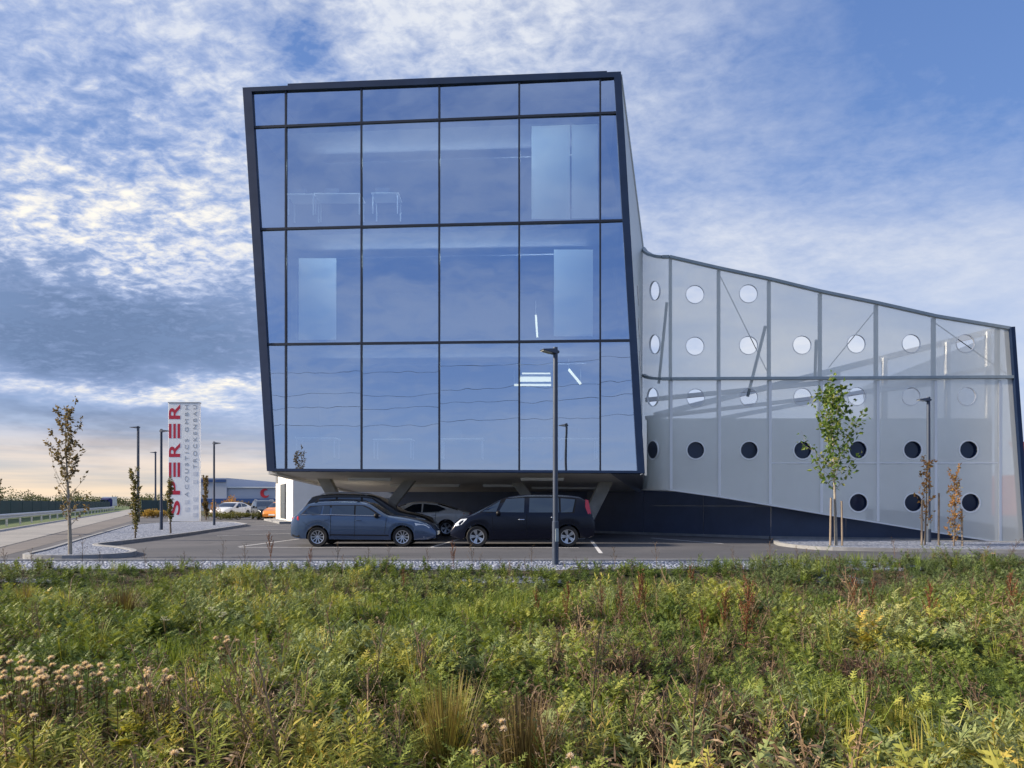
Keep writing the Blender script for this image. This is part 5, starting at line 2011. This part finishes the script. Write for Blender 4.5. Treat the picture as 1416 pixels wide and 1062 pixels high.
bush('orange_shrub', 'small orange leaved tree behind the white car', c, 1.8, 1.8, 2.3, LEAF_ORANGE, 700, 0.2, 'shrub')
c = P(296, 700, 58); c.z = 0
bush('orange_shrub', 'narrow orange shrub at the foot of the second lamp', c, 0.8, 0.8, 1.6, LEAF_ORANGE, 400, 0.14, 'shrub')
c = P(345, 700, 72); c.z = 0
bush('orange_shrub', 'russet shrub between the white car and the dark car', c, 3.5, 1.5, 1.5, LEAF_AUTUMN, 700, 0.2, 'shrub')

# overhead lines behind the viewer, seen only mirrored in the glass
for k, (z, y, lab) in enumerate(((17.2, -31, 'topmost overhead cable mirrored in the bottom storey glass'), (14.2, -30, 'second overhead cable mirrored in the bottom storey glass'),
                                 (13.0, -32, 'third overhead cable mirrored in the bottom storey glass'), (10.6, -30, 'lowest overhead cable mirrored in the bottom storey glass'))):
    mb = MB()
    mb.tube([(x, y, z - 1.1 * (1 - ((x + 25) / 55) ** 2) + 1.1) for x in lin(-80, 30, 24)], 0.019, 6)
    tag(mb.build('power_line', M['wire']), lab, 'cable', 'overhead cables')

#MEADOW#
# ------------------------------------------------------------------ the weed meadow
WEED = leaf_mat('weed_leaf', [(0.0, (0.031, 0.063, 0.014)), (0.25, (0.079, 0.124, 0.027)), (0.5, (0.151, 0.201, 0.044)), (0.72, (0.263, 0.294, 0.063)), (0.9, (0.398, 0.372, 0.082)), (1.0, (0.477, 0.340, 0.082))], 0.30, use_tint=True)
WEEDGREY = leaf_mat('weed_leaf_grey', [(0.0, (0.055, 0.085, 0.035)), (0.4, (0.120, 0.163, 0.063)), (0.8, (0.238, 0.278, 0.104)), (1.0, (0.350, 0.340, 0.138))], 0.25, use_tint=True)
GRASS = leaf_mat('grass_blade', [(0.0, (0.079, 0.131, 0.021)), (0.4, (0.190, 0.264, 0.041)), (0.75, (0.350, 0.324, 0.069)), (1.0, (0.509, 0.387, 0.124))], 0.3, use_tint=True)
DEADM = leaf_mat('dry_stem', [(0.0, (0.049, 0.034, 0.022)), (0.4, (0.119, 0.077, 0.049)), (0.75, (0.238, 0.161, 0.098)), (1.0, (0.378, 0.266, 0.168))], 0.1, use_tint=True)
RUST = leaf_mat('dock_seed_rust', [(0.0, (0.07, 0.025, 0.012)), (0.5, (0.15, 0.055, 0.025)), (1.0, (0.24, 0.10, 0.045))], 0.15)
STRAW = leaf_mat('straw_grass', [(0.0, (0.13, 0.09, 0.03)), (0.4, (0.22, 0.17, 0.05)), (0.7, (0.30, 0.26, 0.07)), (1.0, (0.24, 0.26, 0.05))], 0.25)
BROWNG = leaf_mat('brown_grass', [(0.0, (0.06, 0.04, 0.018)), (0.5, (0.14, 0.10, 0.04)), (1.0, (0.24, 0.19, 0.07))], 0.2)
DARKDEAD = leaf_mat('dark_dead_twig', [(0.0, (0.03, 0.016, 0.012)), (0.5, (0.075, 0.042, 0.030)), (1.0, (0.14, 0.085, 0.06))], 0.05)
FLUFF = leaf_mat('thistle_down', [(0.0, (0.500, 0.375, 0.275)), (0.5, (0.725, 0.587, 0.475)), (1.0, (0.900, 0.800, 0.688))], 0.35)
UMBEL = leaf_mat('pale_umbel', [(0.0, (0.5, 0.47, 0.4)), (1.0, (0.7, 0.68, 0.6))], 0.3)


class Weed:
    def __init__(self):
        self.v, self.f, self.c = [], [], []

    def blade(self, p, d, n, L, W, droop=0.0, seg=2, c=None, base=0.35):
        """a lanceolate leaf of seg pieces that bends down along its length"""
        d = d.normalized()
        s = d.cross(n)
        if s.length < 1e-4: s = d.cross(Vector((0.3, 1, 0.2)))
        s.normalize()
        c = random.random() if c is None else c
        i0 = len(self.v)
        q = p.copy()
        for k in range(seg + 1):
            t = k / seg
            w = W * (base + (1 - base) * math.sin(math.pi * min(1, t * 1.15 + 0.12))) * (1 if k < seg else 0.12) * 0.5
            self.v += [q - s * w, q + s * w]
            self.c += [c, c]
            if k < seg:
                q = q + d * (L / seg)
                d = (d + Vector((0, 0, -droop / seg))).normalized()
        for k in range(seg):
            a = i0 + 2 * k
            self.f.append((a, a + 1, a + 3, a + 2))
        return q

    def stem(self, pts, r, c):
        for k in range(len(pts) - 1):
            a, b2 = pts[k], pts[k + 1]
            d = (b2 - a).normalized()
            s = d.cross(Vector((0.2, 0.1, 1)))
            if s.length < 0.05: s = d.cross(Vector((1, 0, 0)))
            s.normalize(); u = s.cross(d)
            i = len(self.v)
            for p in (a, b2):
                for an in (0, 2.1, 4.2):
                    self.v.append(p + (s * math.cos(an) + u * math.sin(an)) * r)
                    self.c.append(c)
            for j in range(3):
                j2 = (j + 1) % 3
                self.f.append((i + j, i + j2, i + 3 + j2, i + 3 + j))

    def mesh(self, name, m):
        me = bpy.data.meshes.new(name)
        me.from_pydata([tuple(v) for v in self.v], [], self.f)
        a = me.attributes.new('leafvar', 'FLOAT', 'POINT')
        a.data.foreach_set('value', self.c)
        me.materials.append(m)
        return me


def up_path(h, lean, n=5):
    a = random.uniform(0, 6.28)
    dx, dy = math.cos(a) * lean * h, math.sin(a) * lean * h
    return [Vector((dx * (i / n) ** 1.6, dy * (i / n) ** 1.6, h * i / n)) for i in range(n + 1)]


def along(path, t):
    k = min(len(path) - 2, int(t * (len(path) - 1)))
    return path[k].lerp(path[k + 1], t * (len(path) - 1) - k)


def mugwort(h, shoots):
    """upright shoots with feathered leaves"""
    w = Weed()
    for s_ in range(shoots):
        path = up_path(h * random.uniform(0.7, 1.05), random.uniform(0.1, 0.6))
        o = Vector((random.gauss(0, 0.05), random.gauss(0, 0.05), 0))
        path = [p + o for p in path]
        w.stem(path, 0.0025, 0.2)
        n = int(h * 34)
        for i in range(n):
            t = 0.12 + 0.88 * i / n
            p = along(path, t)
            a = i * 2.4 + random.uniform(-0.4, 0.4)
            el = 0.25 + 0.75 * t
            d = Vector((math.cos(a), math.sin(a), el)).normalized()
            L = 0.135 * (1.1 - 0.6 * t) * random.uniform(0.75, 1.2)
            c = min(1, max(0, 0.3 + 0.5 * t + random.gauss(0, 0.15)))
            side = d.cross(Vector((0, 0, 1))).normalized()
            nrm = side.cross(d)
            q = p.copy()
            dd = d.copy()
            m = 3
            for k in range(m):
                q2 = q + dd * (L / m)
                for sg in (-1, 1):
                    w.blade(q.lerp(q2, 0.6), dd * 0.75 + side * sg, nrm + rvec() * 0.2, L * (0.48 - 0.09 * k), L * 0.17, 0.15, 2, c)
                q = q2
                dd = (dd + Vector((0, 0, -0.12))).normalized()
            w.blade(p, d, nrm, L * 1.3, L * 0.15, 0.3, 3, c)
    return w


def goldenrod(h, shoots):
    """upright shoots crowded with narrow leaves"""
    w = Weed()
    for s_ in range(shoots):
        path = up_path(h * random.uniform(0.7, 1.05), random.uniform(0.05, 0.45))
        o = Vector((random.gauss(0, 0.06), random.gauss(0, 0.06), 0))
        path = [p + o for p in path]
        w.stem(path, 0.0028, 0.3)
        n = int(h * 70)
        for i in range(n):
            t = 0.1 + 0.9 * i / n
            p = along(path, t)
            a = i * 2.4 + random.uniform(-0.4, 0.4)
            d = Vector((math.cos(a), math.sin(a), 0.15 + 0.9 * t ** 2)).normalized()
            L = 0.098 * (1.15 - 0.5 * t) * random.uniform(0.7, 1.2)
            c = min(1, max(0, 0.25 + 0.55 * t + random.gauss(0, 0.15)))
            w.blade(p, d, Vector((0, 0, 1)) + rvec() * 0.25, L, L * 0.19, 0.55, 3, c)
    return w


def groundleaf(n, r):
    """low broad leaves"""
    w = Weed()
    for i in range(n):
        a = random.uniform(0, 6.28)
        d = Vector((math.cos(a), math.sin(a), random.uniform(0.2, 1.1)))
        p = Vector((random.gauss(0, r * 0.5), random.gauss(0, r * 0.5), random.uniform(0.01, 0.10)))
        L = random.uniform(0.07, 0.14)
        w.blade(p, d, Vector((0, 0, 1)) + rvec() * 0.4, L, L * 0.45, 0.7, 3)
    return w


def grasstuft(n, h, r=0.04, droop=0.9, wid=0.006):
    w = Weed()
    for i in range(n):
        a = random.uniform(0, 6.28)
        sp = abs(random.gauss(0, 0.35))
        d = Vector((math.cos(a) * sp, math.sin(a) * sp, 1))
        p = Vector((math.cos(a) * r * random.random(), math.sin(a) * r * random.random(), 0))
        L = h * random.uniform(0.55, 1.1)
        w.blade(p, d, Vector((math.sin(a), -math.cos(a), 0)).cross(d) + rvec() * 0.3, L, wid * random.uniform(0.7, 1.4), droop * random.uniform(0.3, 1.2), 5, base=0.8)
    return w


def drystalk(h, nb):
    """dead stalk with thin side twigs and crumbs of seed"""
    w = Weed()
    path = up_path(h, random.uniform(0.03, 0.25))
    w.stem(path, 0.0042, 0.5)
    for i in range(nb):
        t = 0.3 + 0.7 * i / nb
        p = along(path, t)
        a = i * 2.4
        d = Vector((math.cos(a), math.sin(a), 1.0 + random.random())).normalized()
        L = h * (0.42 - 0.28 * t) * random.uniform(0.6, 1.2)
        e = p + d * L + Vector((0, 0, L * 0.15))
        w.stem([p, p.lerp(e, 0.5) + rvec() * 0.006, e], 0.0016, random.random())
        for k in range(7):
            q = p.lerp(e, random.uniform(0.35, 1.0))
            w.blade(q, rvec() + Vector((0, 0, 0.3)), rvec(), 0.024 * random.uniform(0.6, 1.4), 0.013, 0.2, 1)
    return w


def deadleaf(n, r):
    """brown curled leaves hanging on a low dead plant"""
    w = Weed()
    for i in range(n):
        p = Vector((random.gauss(0, r), random.gauss(0, r), abs(random.gauss(0, 0.13))))
        w.blade(p, rvec() + Vector((0, 0, 0.15)), rvec(), random.uniform(0.05, 0.11), random.uniform(0.008, 0.02), 1.1, 3)
    for i in range(9):
        a = random.uniform(0, 6.28)
        w.stem([Vector((0, 0, 0)), Vector((math.cos(a) * r, math.sin(a) * r, random.uniform(0.1, 0.32)))], 0.002, random.random())
    return w


random.seed(77)
kinds = bpy.data.collections.new('weed_kinds')
KINDS = []


def kind(w, m):
    nm = 'weed_kind.%03d' % len(KINDS)
    o = bpy.data.objects.new(nm, w.mesh('weed_kind', m))
    kinds.objects.link(o)
    KINDS.append(o)


for h, s in ((0.42, 4), (0.36, 3), (0.48, 4), (0.30, 5), (0.40, 5), (0.34, 4)): kind(mugwort(h, s), WEED)          # 0-5
for h, s in ((0.42, 4), (0.36, 5), (0.46, 4), (0.30, 5)): kind(goldenrod(h, s), WEED)                               # 6-9
for h, s in ((0.34, 4), (0.28, 4), (0.38, 5)): kind(mugwort(h, s), WEEDGREY)                                        # 10-12
for n_, r in ((60, 0.12), (75, 0.14), (50, 0.10)): kind(groundleaf(n_, r), WEED)                                    # 13-15
for n_, h in ((45, 0.36), (35, 0.45), (60, 0.28)): kind(grasstuft(n_, h), GRASS)                                    # 16-18
for h, nb in ((0.5, 9), (0.62, 12), (0.42, 8)): kind(drystalk(h, nb), DEADM)                                        # 19-21
for n_, r in ((70, 0.11), (90, 0.13), (60, 0.09)): kind(deadleaf(n_, r), DEADM)                                     # 22-24
for h, s in ((0.42, 5), (0.36, 6)): kind(goldenrod(h, s), WEEDGREY)                                                 # 25-26


def nz(x, y, s, o=0.0):
    return noise.fractal(Vector((x * s + o, y * s - o, o * 0.37)), 1.0, 2.0, 3)


def meadow_points():
    pts, idx, rot, scl, tint = [], [], [], [], []
    y = 1.9
    while y < 16.6:
        st = 0.150 if y < 6 else (0.165 if y < 10 else 0.18)
        xm = 0.80 * y + 2.6
        x = -xm
        while x < xm:
            px, py = x + random.uniform(-0.5, 0.5) * st, y + random.uniform(-0.5, 0.5) * st
            x += st
            edge = 15.2 + 0.7 * nz(px, 0, 0.8, 3)
            if px > 5.0:
                edge = 15.15 + min(1.0, (px - 5.0) * 0.4)
            if py > edge:
                continue
            g = nz(px, py, 0.42, 11.0)
            b_ = nz(px, py, 0.55, 29.0)
            d_ = nz(px, py, 0.30, 53.0)
            yel = max(0.0, min(1.0, (5.6 - py) / 2.5)) * max(0.15, min(1.0, (1.5 - px) / 3.0))
            right_dark = max(0.0, min(1.0, (px - 3.0) / 3.0)) * max(0.0, min(1.0, (py - 10.5) / 2.0))
            far_dark = max(0.0, min(1.0, (py - 11.5) / 2.5))
            r_ = random.random()
            if b_ > 0.13 and r_ < 0.5:
                k = random.choice((22, 23, 24, 22, 23, 19, 20, 21))
            elif d_ > 0.20 and r_ < 0.40:
                k = random.choice((16, 17, 18))
            elif r_ < 0.08:
                k = random.choice((19, 20, 21, 22, 23))
            elif r_ < 0.16:
                k = random.choice((16, 17, 18))
            elif r_ < 0.27:
                k = random.choice((13, 14, 15))
            elif random.random() < 0.12 + 0.7 * yel:
                k = random.choice((6, 7, 8, 9))
            elif (g > 0.14 and yel < 0.35 and random.random() < 0.7) or right_dark > 0.5:
                k = random.choice((10, 11, 12, 25, 26))
            else:
                k = random.choice((0, 1, 2, 3, 4, 5, 0, 1, 2, 3, 4, 5, 6, 8))
            s = random.uniform(0.55, 1.2) * (0.95 + 0.55 * g)
            if py > 11.0 and px < 4.5:
                s *= 0.80 - 0.10 * far_dark
            s *= 1.0 - 0.22 * right_dark
            if py < 3.3:
                s *= 0.8
            z = ground_z(px, py) - 0.02
            pts.append((px, py, z)); idx.append(k)
            rot.append((random.gauss(0, 0.12), random.gauss(0, 0.12), random.uniform(0, 6.28)))
            scl.append(s)
            tint.append(max(0.0, min(1.0, 0.46 + 0.60 * yel + 0.75 * g - 0.28 * far_dark - 0.25 * right_dark + random.gauss(0, 0.13))))
        y += st
    return pts, idx, rot, scl, tint


def scatter(name, pts, idx, rot, scl, tint):
    me = bpy.data.meshes.new(name)
    me.from_pydata(pts, [], [])
    for nm, ty, data in (('kind_index', 'INT', idx), ('size', 'FLOAT', scl), ('tint', 'FLOAT', tint)):
        a = me.attributes.new(nm, ty, 'POINT')
        a.data.foreach_set('value', data)
    a = me.attributes.new('turn', 'FLOAT_VECTOR', 'POINT')
    a.data.foreach_set('vector', [c for r in rot for c in r])
    o = bpy.data.objects.new(name, me)
    COL.objects.link(o)
    ng = bpy.data.node_groups.new('scatter_weeds', 'GeometryNodeTree')
    ng.interface.new_socket('Geometry', in_out='INPUT', socket_type='NodeSocketGeometry')
    ng.interface.new_socket('Geometry', in_out='OUTPUT', socket_type='NodeSocketGeometry')
    gi, go = ng.nodes.new('NodeGroupInput'), ng.nodes.new('NodeGroupOutput')
    ci = ng.nodes.new('GeometryNodeCollectionInfo')
    ci.inputs['Collection'].default_value = kinds
    ci.inputs['Separate Children'].default_value = True
    ci.inputs['Reset Children'].default_value = True
    ip = ng.nodes.new('GeometryNodeInstanceOnPoints')
    ip.inputs['Pick Instance'].default_value = True

    def attr(nm, ty):
        n = ng.nodes.new('GeometryNodeInputNamedAttribute')
        n.data_type = ty
        n.inputs['Name'].default_value = nm
        return [s for s in n.outputs if s.enabled][0]
    L = ng.links.new
    L(gi.outputs[0], ip.inputs['Points'])
    L(ci.outputs[0], ip.inputs['Instance'])
    L(attr('kind_index', 'INT'), ip.inputs['Instance Index'])
    L(attr('turn', 'FLOAT_VECTOR'), ip.inputs['Rotation'])
    L(attr('size', 'FLOAT'), ip.inputs['Scale'])
    L(ip.outputs[0], go.inputs[0])
    md = o.modifiers.new('scatter', 'NODES')
    md.node_group = ng
    return o


tag(scatter('meadow_weeds', *meadow_points()), 'dense weedy ground cover of green and yellowing leaves', 'weeds', kind='stuff')


# single plants that stand out of the cover
def plant(name, parts, loc, label, cat, group, rz, s):
    root = empty(name, loc, label, cat, group, rz)
    root.scale = (s, s, s)
    for nm, me in parts:
        o = bpy.data.objects.new(nm, me)
        o.parent = root
        COL.objects.link(o)
    return root


def dock():
    st, sd = Weed(), Weed()
    path = up_path(0.75, 0.08)
    st.stem(path, 0.005, 0.3)
    for i in range(10):
        t = 0.3 + 0.7 * i / 10
        p = along(path, t)
        a = i * 2.4
        d = Vector((math.cos(a) * 0.35, math.sin(a) * 0.35, 1)).normalized()
        L = 0.30 * (1.15 - t) + 0.06
        e = p + d * L
        st.stem([p, e], 0.003, 0.5)
        for k in range(int(L * 230)):
            q = p.lerp(e, random.uniform(0.15, 1.0)) + rvec() * 0.012
            sd.blade(q, rvec(), rvec(), 0.020 * random.uniform(0.6, 1.3), 0.015, 0, 1)
    for k in range(70):
        sd.blade(along(path, random.uniform(0.55, 1.0)) + rvec() * 0.016, rvec(), rvec(), 0.020, 0.015, 0, 1)
    for i in range(5):
        a = random.uniform(0, 6.28)
        st.blade(along(path, random.uniform(0.05, 0.4)), Vector((math.cos(a), math.sin(a), 0.5)), Vector((0, 0, 1)), 0.14, 0.035, 1.0, 4, 0.8)
    return [('stem', st.mesh('stem', RUST)), ('seed_spike', sd.mesh('seed_spike', RUST))]


def at_ground(px, ytop, h):
    """where a plant of height h stands whose tip shows at the pixel"""
    best = None
    Y = 3.0
    while Y < 15.4:
        X = (px - CX) / F * Y
        z = ground_z(X, Y) + h
        err = abs(HY + (EYE - z) / Y * F - ytop)
        if best is None or err < best[0]:
            best = (err, X, Y)
        Y += 0.05
    return Vector((best[1], best[2], ground_z(best[1], best[2]) - 0.02))


docks = [dock() for _ in range(4)]
DK = [(783, 812, 0.62, 'rusty dock stalk in the meadow right below the lamp post foot'), (743, 818, 0.5, 'small rusty dock stalk just left of the lamp post line'),
      (831, 815, 0.5, 'rusty dock stalk between the lamp post and the dense dock clump'), (858, 818, 0.55, 'brown dock stalk at the left of the dense dock clump'),
      (882, 796, 0.7, 'tall brown dock in the middle of the dense dock clump'), (893, 806, 0.6, 'brown dock at the right of the dense dock clump'),
      (958, 786, 0.62, 'slim rusty dock near the far edge of the meadow, right of the clump'), (1000, 822, 0.6, 'rusty dock left of the tallest dock stalk'),
      (976, 846, 0.6, 'leaning orange dock left of the tallest dock stalk'), (1031, 812, 0.85, 'tallest rusty dock stalk in the right half of the meadow'),
      (1183, 802, 0.65, 'bright rust dock, left one of the pair below the green tree'), (1203, 808, 0.58, 'bright rust dock, right one of the pair below the green tree'),
      (1286, 812, 0.68, 'dark rust dock in the weeds below the right lamp post'), (1404, 800, 0.75, 'brown dock at the right edge of the meadow'),
      (375, 738, 0.72, 'dark dry dock rising in front of the blue wagon tail'), (628, 752, 0.62, 'orange brown dock rising before the gap between the cars'),
      (428, 760, 0.5, 'small rusty dock at the far edge left of the wagon wheel'), (560, 790, 0.5, 'brown dock at the far edge below the blue wagon nose')]
for i, (px, yt, h, lab) in enumerate(DK):
    plant('dock_plant', docks[i % 4], at_ground(px, yt, h), lab, 'dock plant', 'dock stalks in the meadow', random.uniform(0, 6), h / 0.70)


def thistle(heads):
    st = Weed()
    parts = []
    for k in range(heads):
        a = random.uniform(0, 6.28)
        h = random.uniform(0.75, 1.0) * 0.58
        r = random.uniform(0.02, 0.13)
        e = Vector((math.cos(a) * r, math.sin(a) * r, h))
        st.stem([Vector((0, 0, 0)), e * 0.55 + Vector((0, 0, 0.06)), e], 0.003, 0.4)
        for i in range(5):
            st.blade(e * random.uniform(0.2, 0.85), Vector((math.cos(a + i * 2), math.sin(a + i * 2), 0.6)), Vector((0, 0, 1)), 0.09, 0.018, 0.9, 3, 0.3)
        hd = Weed()
        R_ = random.uniform(0.020, 0.030)
        for i in range(170):
            d = rvec()
            if d.z < -0.3: d.z *= -0.6
            hd.blade(e, d, rvec(), R_ * random.uniform(0.75, 1.15), 0.0075, 0.0, 1, base=0.5)
        cup = Weed()
        for i in range(24):
            d = rvec(); d.z = -abs(d.z) * 0.9 - 0.1
            cup.blade(e + Vector((0, 0, 0.004)), d, rvec(), R_ * 0.85, 0.009, 0, 1)
        parts.append(('seed_head', hd.mesh('seed_head', FLUFF)))
        parts.append(('seed_cup', cup.mesh('seed_cup', DARKDEAD)))
    return [('stem', st.mesh('stem', BROWNG))] + parts


ths = [thistle(5), thistle(6), thistle(4), thistle(1), thistle(2)]
TH = [(6, 916, 0), (22, 908, 1), (44, 912, 0), (60, 908, 2), (72, 928, 1), (30, 930, 0), (52, 934, 1), (88, 906, 4), (100, 922, 0), (118, 918, 1), (134, 916, 2), (150, 916, 4), (168, 912, 3),
      (12, 946, 4), (40, 948, 3), (108, 940, 3), (196, 934, 0), (218, 926, 1), (234, 922, 2), (164, 944, 3), (312, 880, 1), (4, 990, 4), (46, 978, 3), (237, 1026, 3), (268, 930, 3),
      (672, 994, 3), (688, 986, 3), (702, 994, 3), (780, 1036, 4), (796, 1030, 3), (652, 1030, 3)]
GRP = {}
for i, (px, yt, k) in enumerate(TH):
    if px < 175:
        lab = 'brown thistle with fluffy pale heads in the dense patch at the left edge'
    elif px < 250:
        lab = 'brown thistle with fluffy heads in the small clump right of the dense patch'
    elif px > 640 and px < 710:
        lab = 'single fluffy thistle head between the two straw coloured grass tufts'
    elif px >= 710:
        lab = 'small pale thistle at the bottom, right of the brown grass tuft'
    else:
        lab = 'lone thistle with a large fluffy cream head in the green left of centre'
    if px in (237,): lab = 'lone beige thistle head near the bottom left'
    if px in (268,): lab = 'single thistle head just right of the small clump'
    if px in (652,): lab = 'low white thistle head before the brown grass tuft'
    plant('thistle', ths[k], at_ground(px, yt, 0.56), lab, 'thistle', 'thistles gone to seed', random.uniform(0, 6), 1.0)

tuft1 = [('blades', grasstuft(420, 0.62, 0.09, 0.45, 0.0042).mesh('blades', STRAW))]
tuft2 = [('blades', grasstuft(520, 0.55, 0.15, 0.9, 0.0045).mesh('blades', BROWNG))]
for px, yt, h, t_, lab in ((617, 938, 0.62, tuft1, 'upright yellow grass tuft at the bottom centre'), (727, 945, 0.62, tuft2, 'broad brown grass tuft right of the upright yellow one'),
                           (172, 806, 0.58, tuft2, 'tan grass tuft in the upper left of the meadow'), (35, 806, 0.48, tuft1, 'yellow green grass tuft at the upper left edge'),
                           (962, 912, 0.5, tuft1, 'thin straw grass tuft right of the dark dead bush'), (852, 905, 0.5, tuft1, 'slim yellow grass tuft left of the dark dead bush')):
    plant('grass_tuft', t_, at_ground(px, yt, h), lab, 'grass tuft', 'tufts of tall grass', random.uniform(0, 6), h / 0.6 * (0.55 if px in (962, 852) else 1.0))


def deadbush(n, r, h):
    w = Weed()
    for i in range(n):
        a = random.uniform(0, 6.28)
        p = Vector((random.gauss(0, r * 0.35), random.gauss(0, r * 0.35), 0))
        q = p + Vector((math.cos(a) * r * 0.5 * random.random(), math.sin(a) * r * 0.5 * random.random(), h * random.uniform(0.4, 0.9)))
        w.stem([p, p.lerp(q, 0.5) + rvec() * 0.03, q], 0.002, random.random())
        for k in range(9):
            e = p.lerp(q, random.uniform(0.3, 1))
            w.blade(e, rvec() + Vector((0, 0, 0.2)), rvec(), random.uniform(0.03, 0.08), 0.006, 0.6, 2)
    return [('twigs', w.mesh('twigs', DARKDEAD))]


for px, yt, r, h, n_, lab in ((1030, 958, 0.42, 0.36, 170, 'dark red brown dead bush at the bottom right of centre'), (940, 990, 0.3, 0.28, 110, 'small dark dead bush left of the large dead one'),
                              (860, 890, 0.35, 0.34, 110, 'brown dead bush in the middle of the meadow'), (1190, 902, 0.3, 0.32, 80, 'brown dead bush in the right half of the meadow'), (400, 940, 0.4, 0.26, 120, 'flat brown dead bush left of the yellow grass tuft')):
    plant('dead_bush', deadbush(int(n_ * 1.9), r * 1.35, h * 1.3), at_ground(px, yt, h * 1.15), lab, 'dead bush', 'dead bushes', 0, 1.0)


def umbel():
    st, fl_ = Weed(), Weed()
    for k in range(3):
        a = random.uniform(0, 6.28)
        e = Vector((math.cos(a) * 0.06, math.sin(a) * 0.06, random.uniform(0.42, 0.5)))
        st.stem([Vector((0, 0, 0)), e], 0.003, 0.4)
        for i in range(60):
            b_ = random.uniform(0, 6.28); rr_ = 0.035 * math.sqrt(random.random())
            fl_.blade(e + Vector((math.cos(b_) * rr_, math.sin(b_) * rr_, random.uniform(0, 0.01))), rvec(), Vector((0, 0, 1)), 0.009, 0.008, 0, 1)
    return [('stem', st.mesh('stem', BROWNG)), ('flower_head', fl_.mesh('flower_head', UMBEL))]


um = umbel()
for px, yt, lab in ((233, 852, 'white umbel flower in the upper left of the meadow'), (294, 840, 'white umbel flower right of the first one'), (303, 846, 'white umbel flower beside its neighbour, farther right')):
    plant('umbel_plant', um, at_ground(px, yt, 0.48), lab, 'flower', 'white umbels', random.uniform(0, 6), 1.0)
# thin dry stems poking above the far edge of the meadow
dry = []
for k in range(4):
    w = drystalk(random.uniform(0.5, 0.75), 9)
    dry.append([('stalk', w.mesh('stalk', DEADM))])
random.seed(91)
for i, px in enumerate((28, 62, 110, 150, 205, 250, 300, 345, 470, 505, 540, 590, 655, 690, 735, 850, 910, 1015, 1060, 1110)):
    c = Vector(((px - CX) / F * 14.8, 14.8 + random.uniform(-0.5, 0.3), 0))
    c.z = ground_z(c.x, c.y) - 0.03
    near = 'below the company sign' if 200 < px < 320 else ('before the blue wagon' if 380 < px < 600 else ('before the minivan' if 600 <= px < 830 else ('before the dark plinth' if px >= 830 else 'before the left gravel bed')))
    plant('dry_stalk', dry[i % 4], c, 'thin dry weed stalk at the far meadow edge ' + near, 'weed stalk', 'dry stalks along the meadow edge', random.uniform(0, 6), random.uniform(0.8, 1.2))
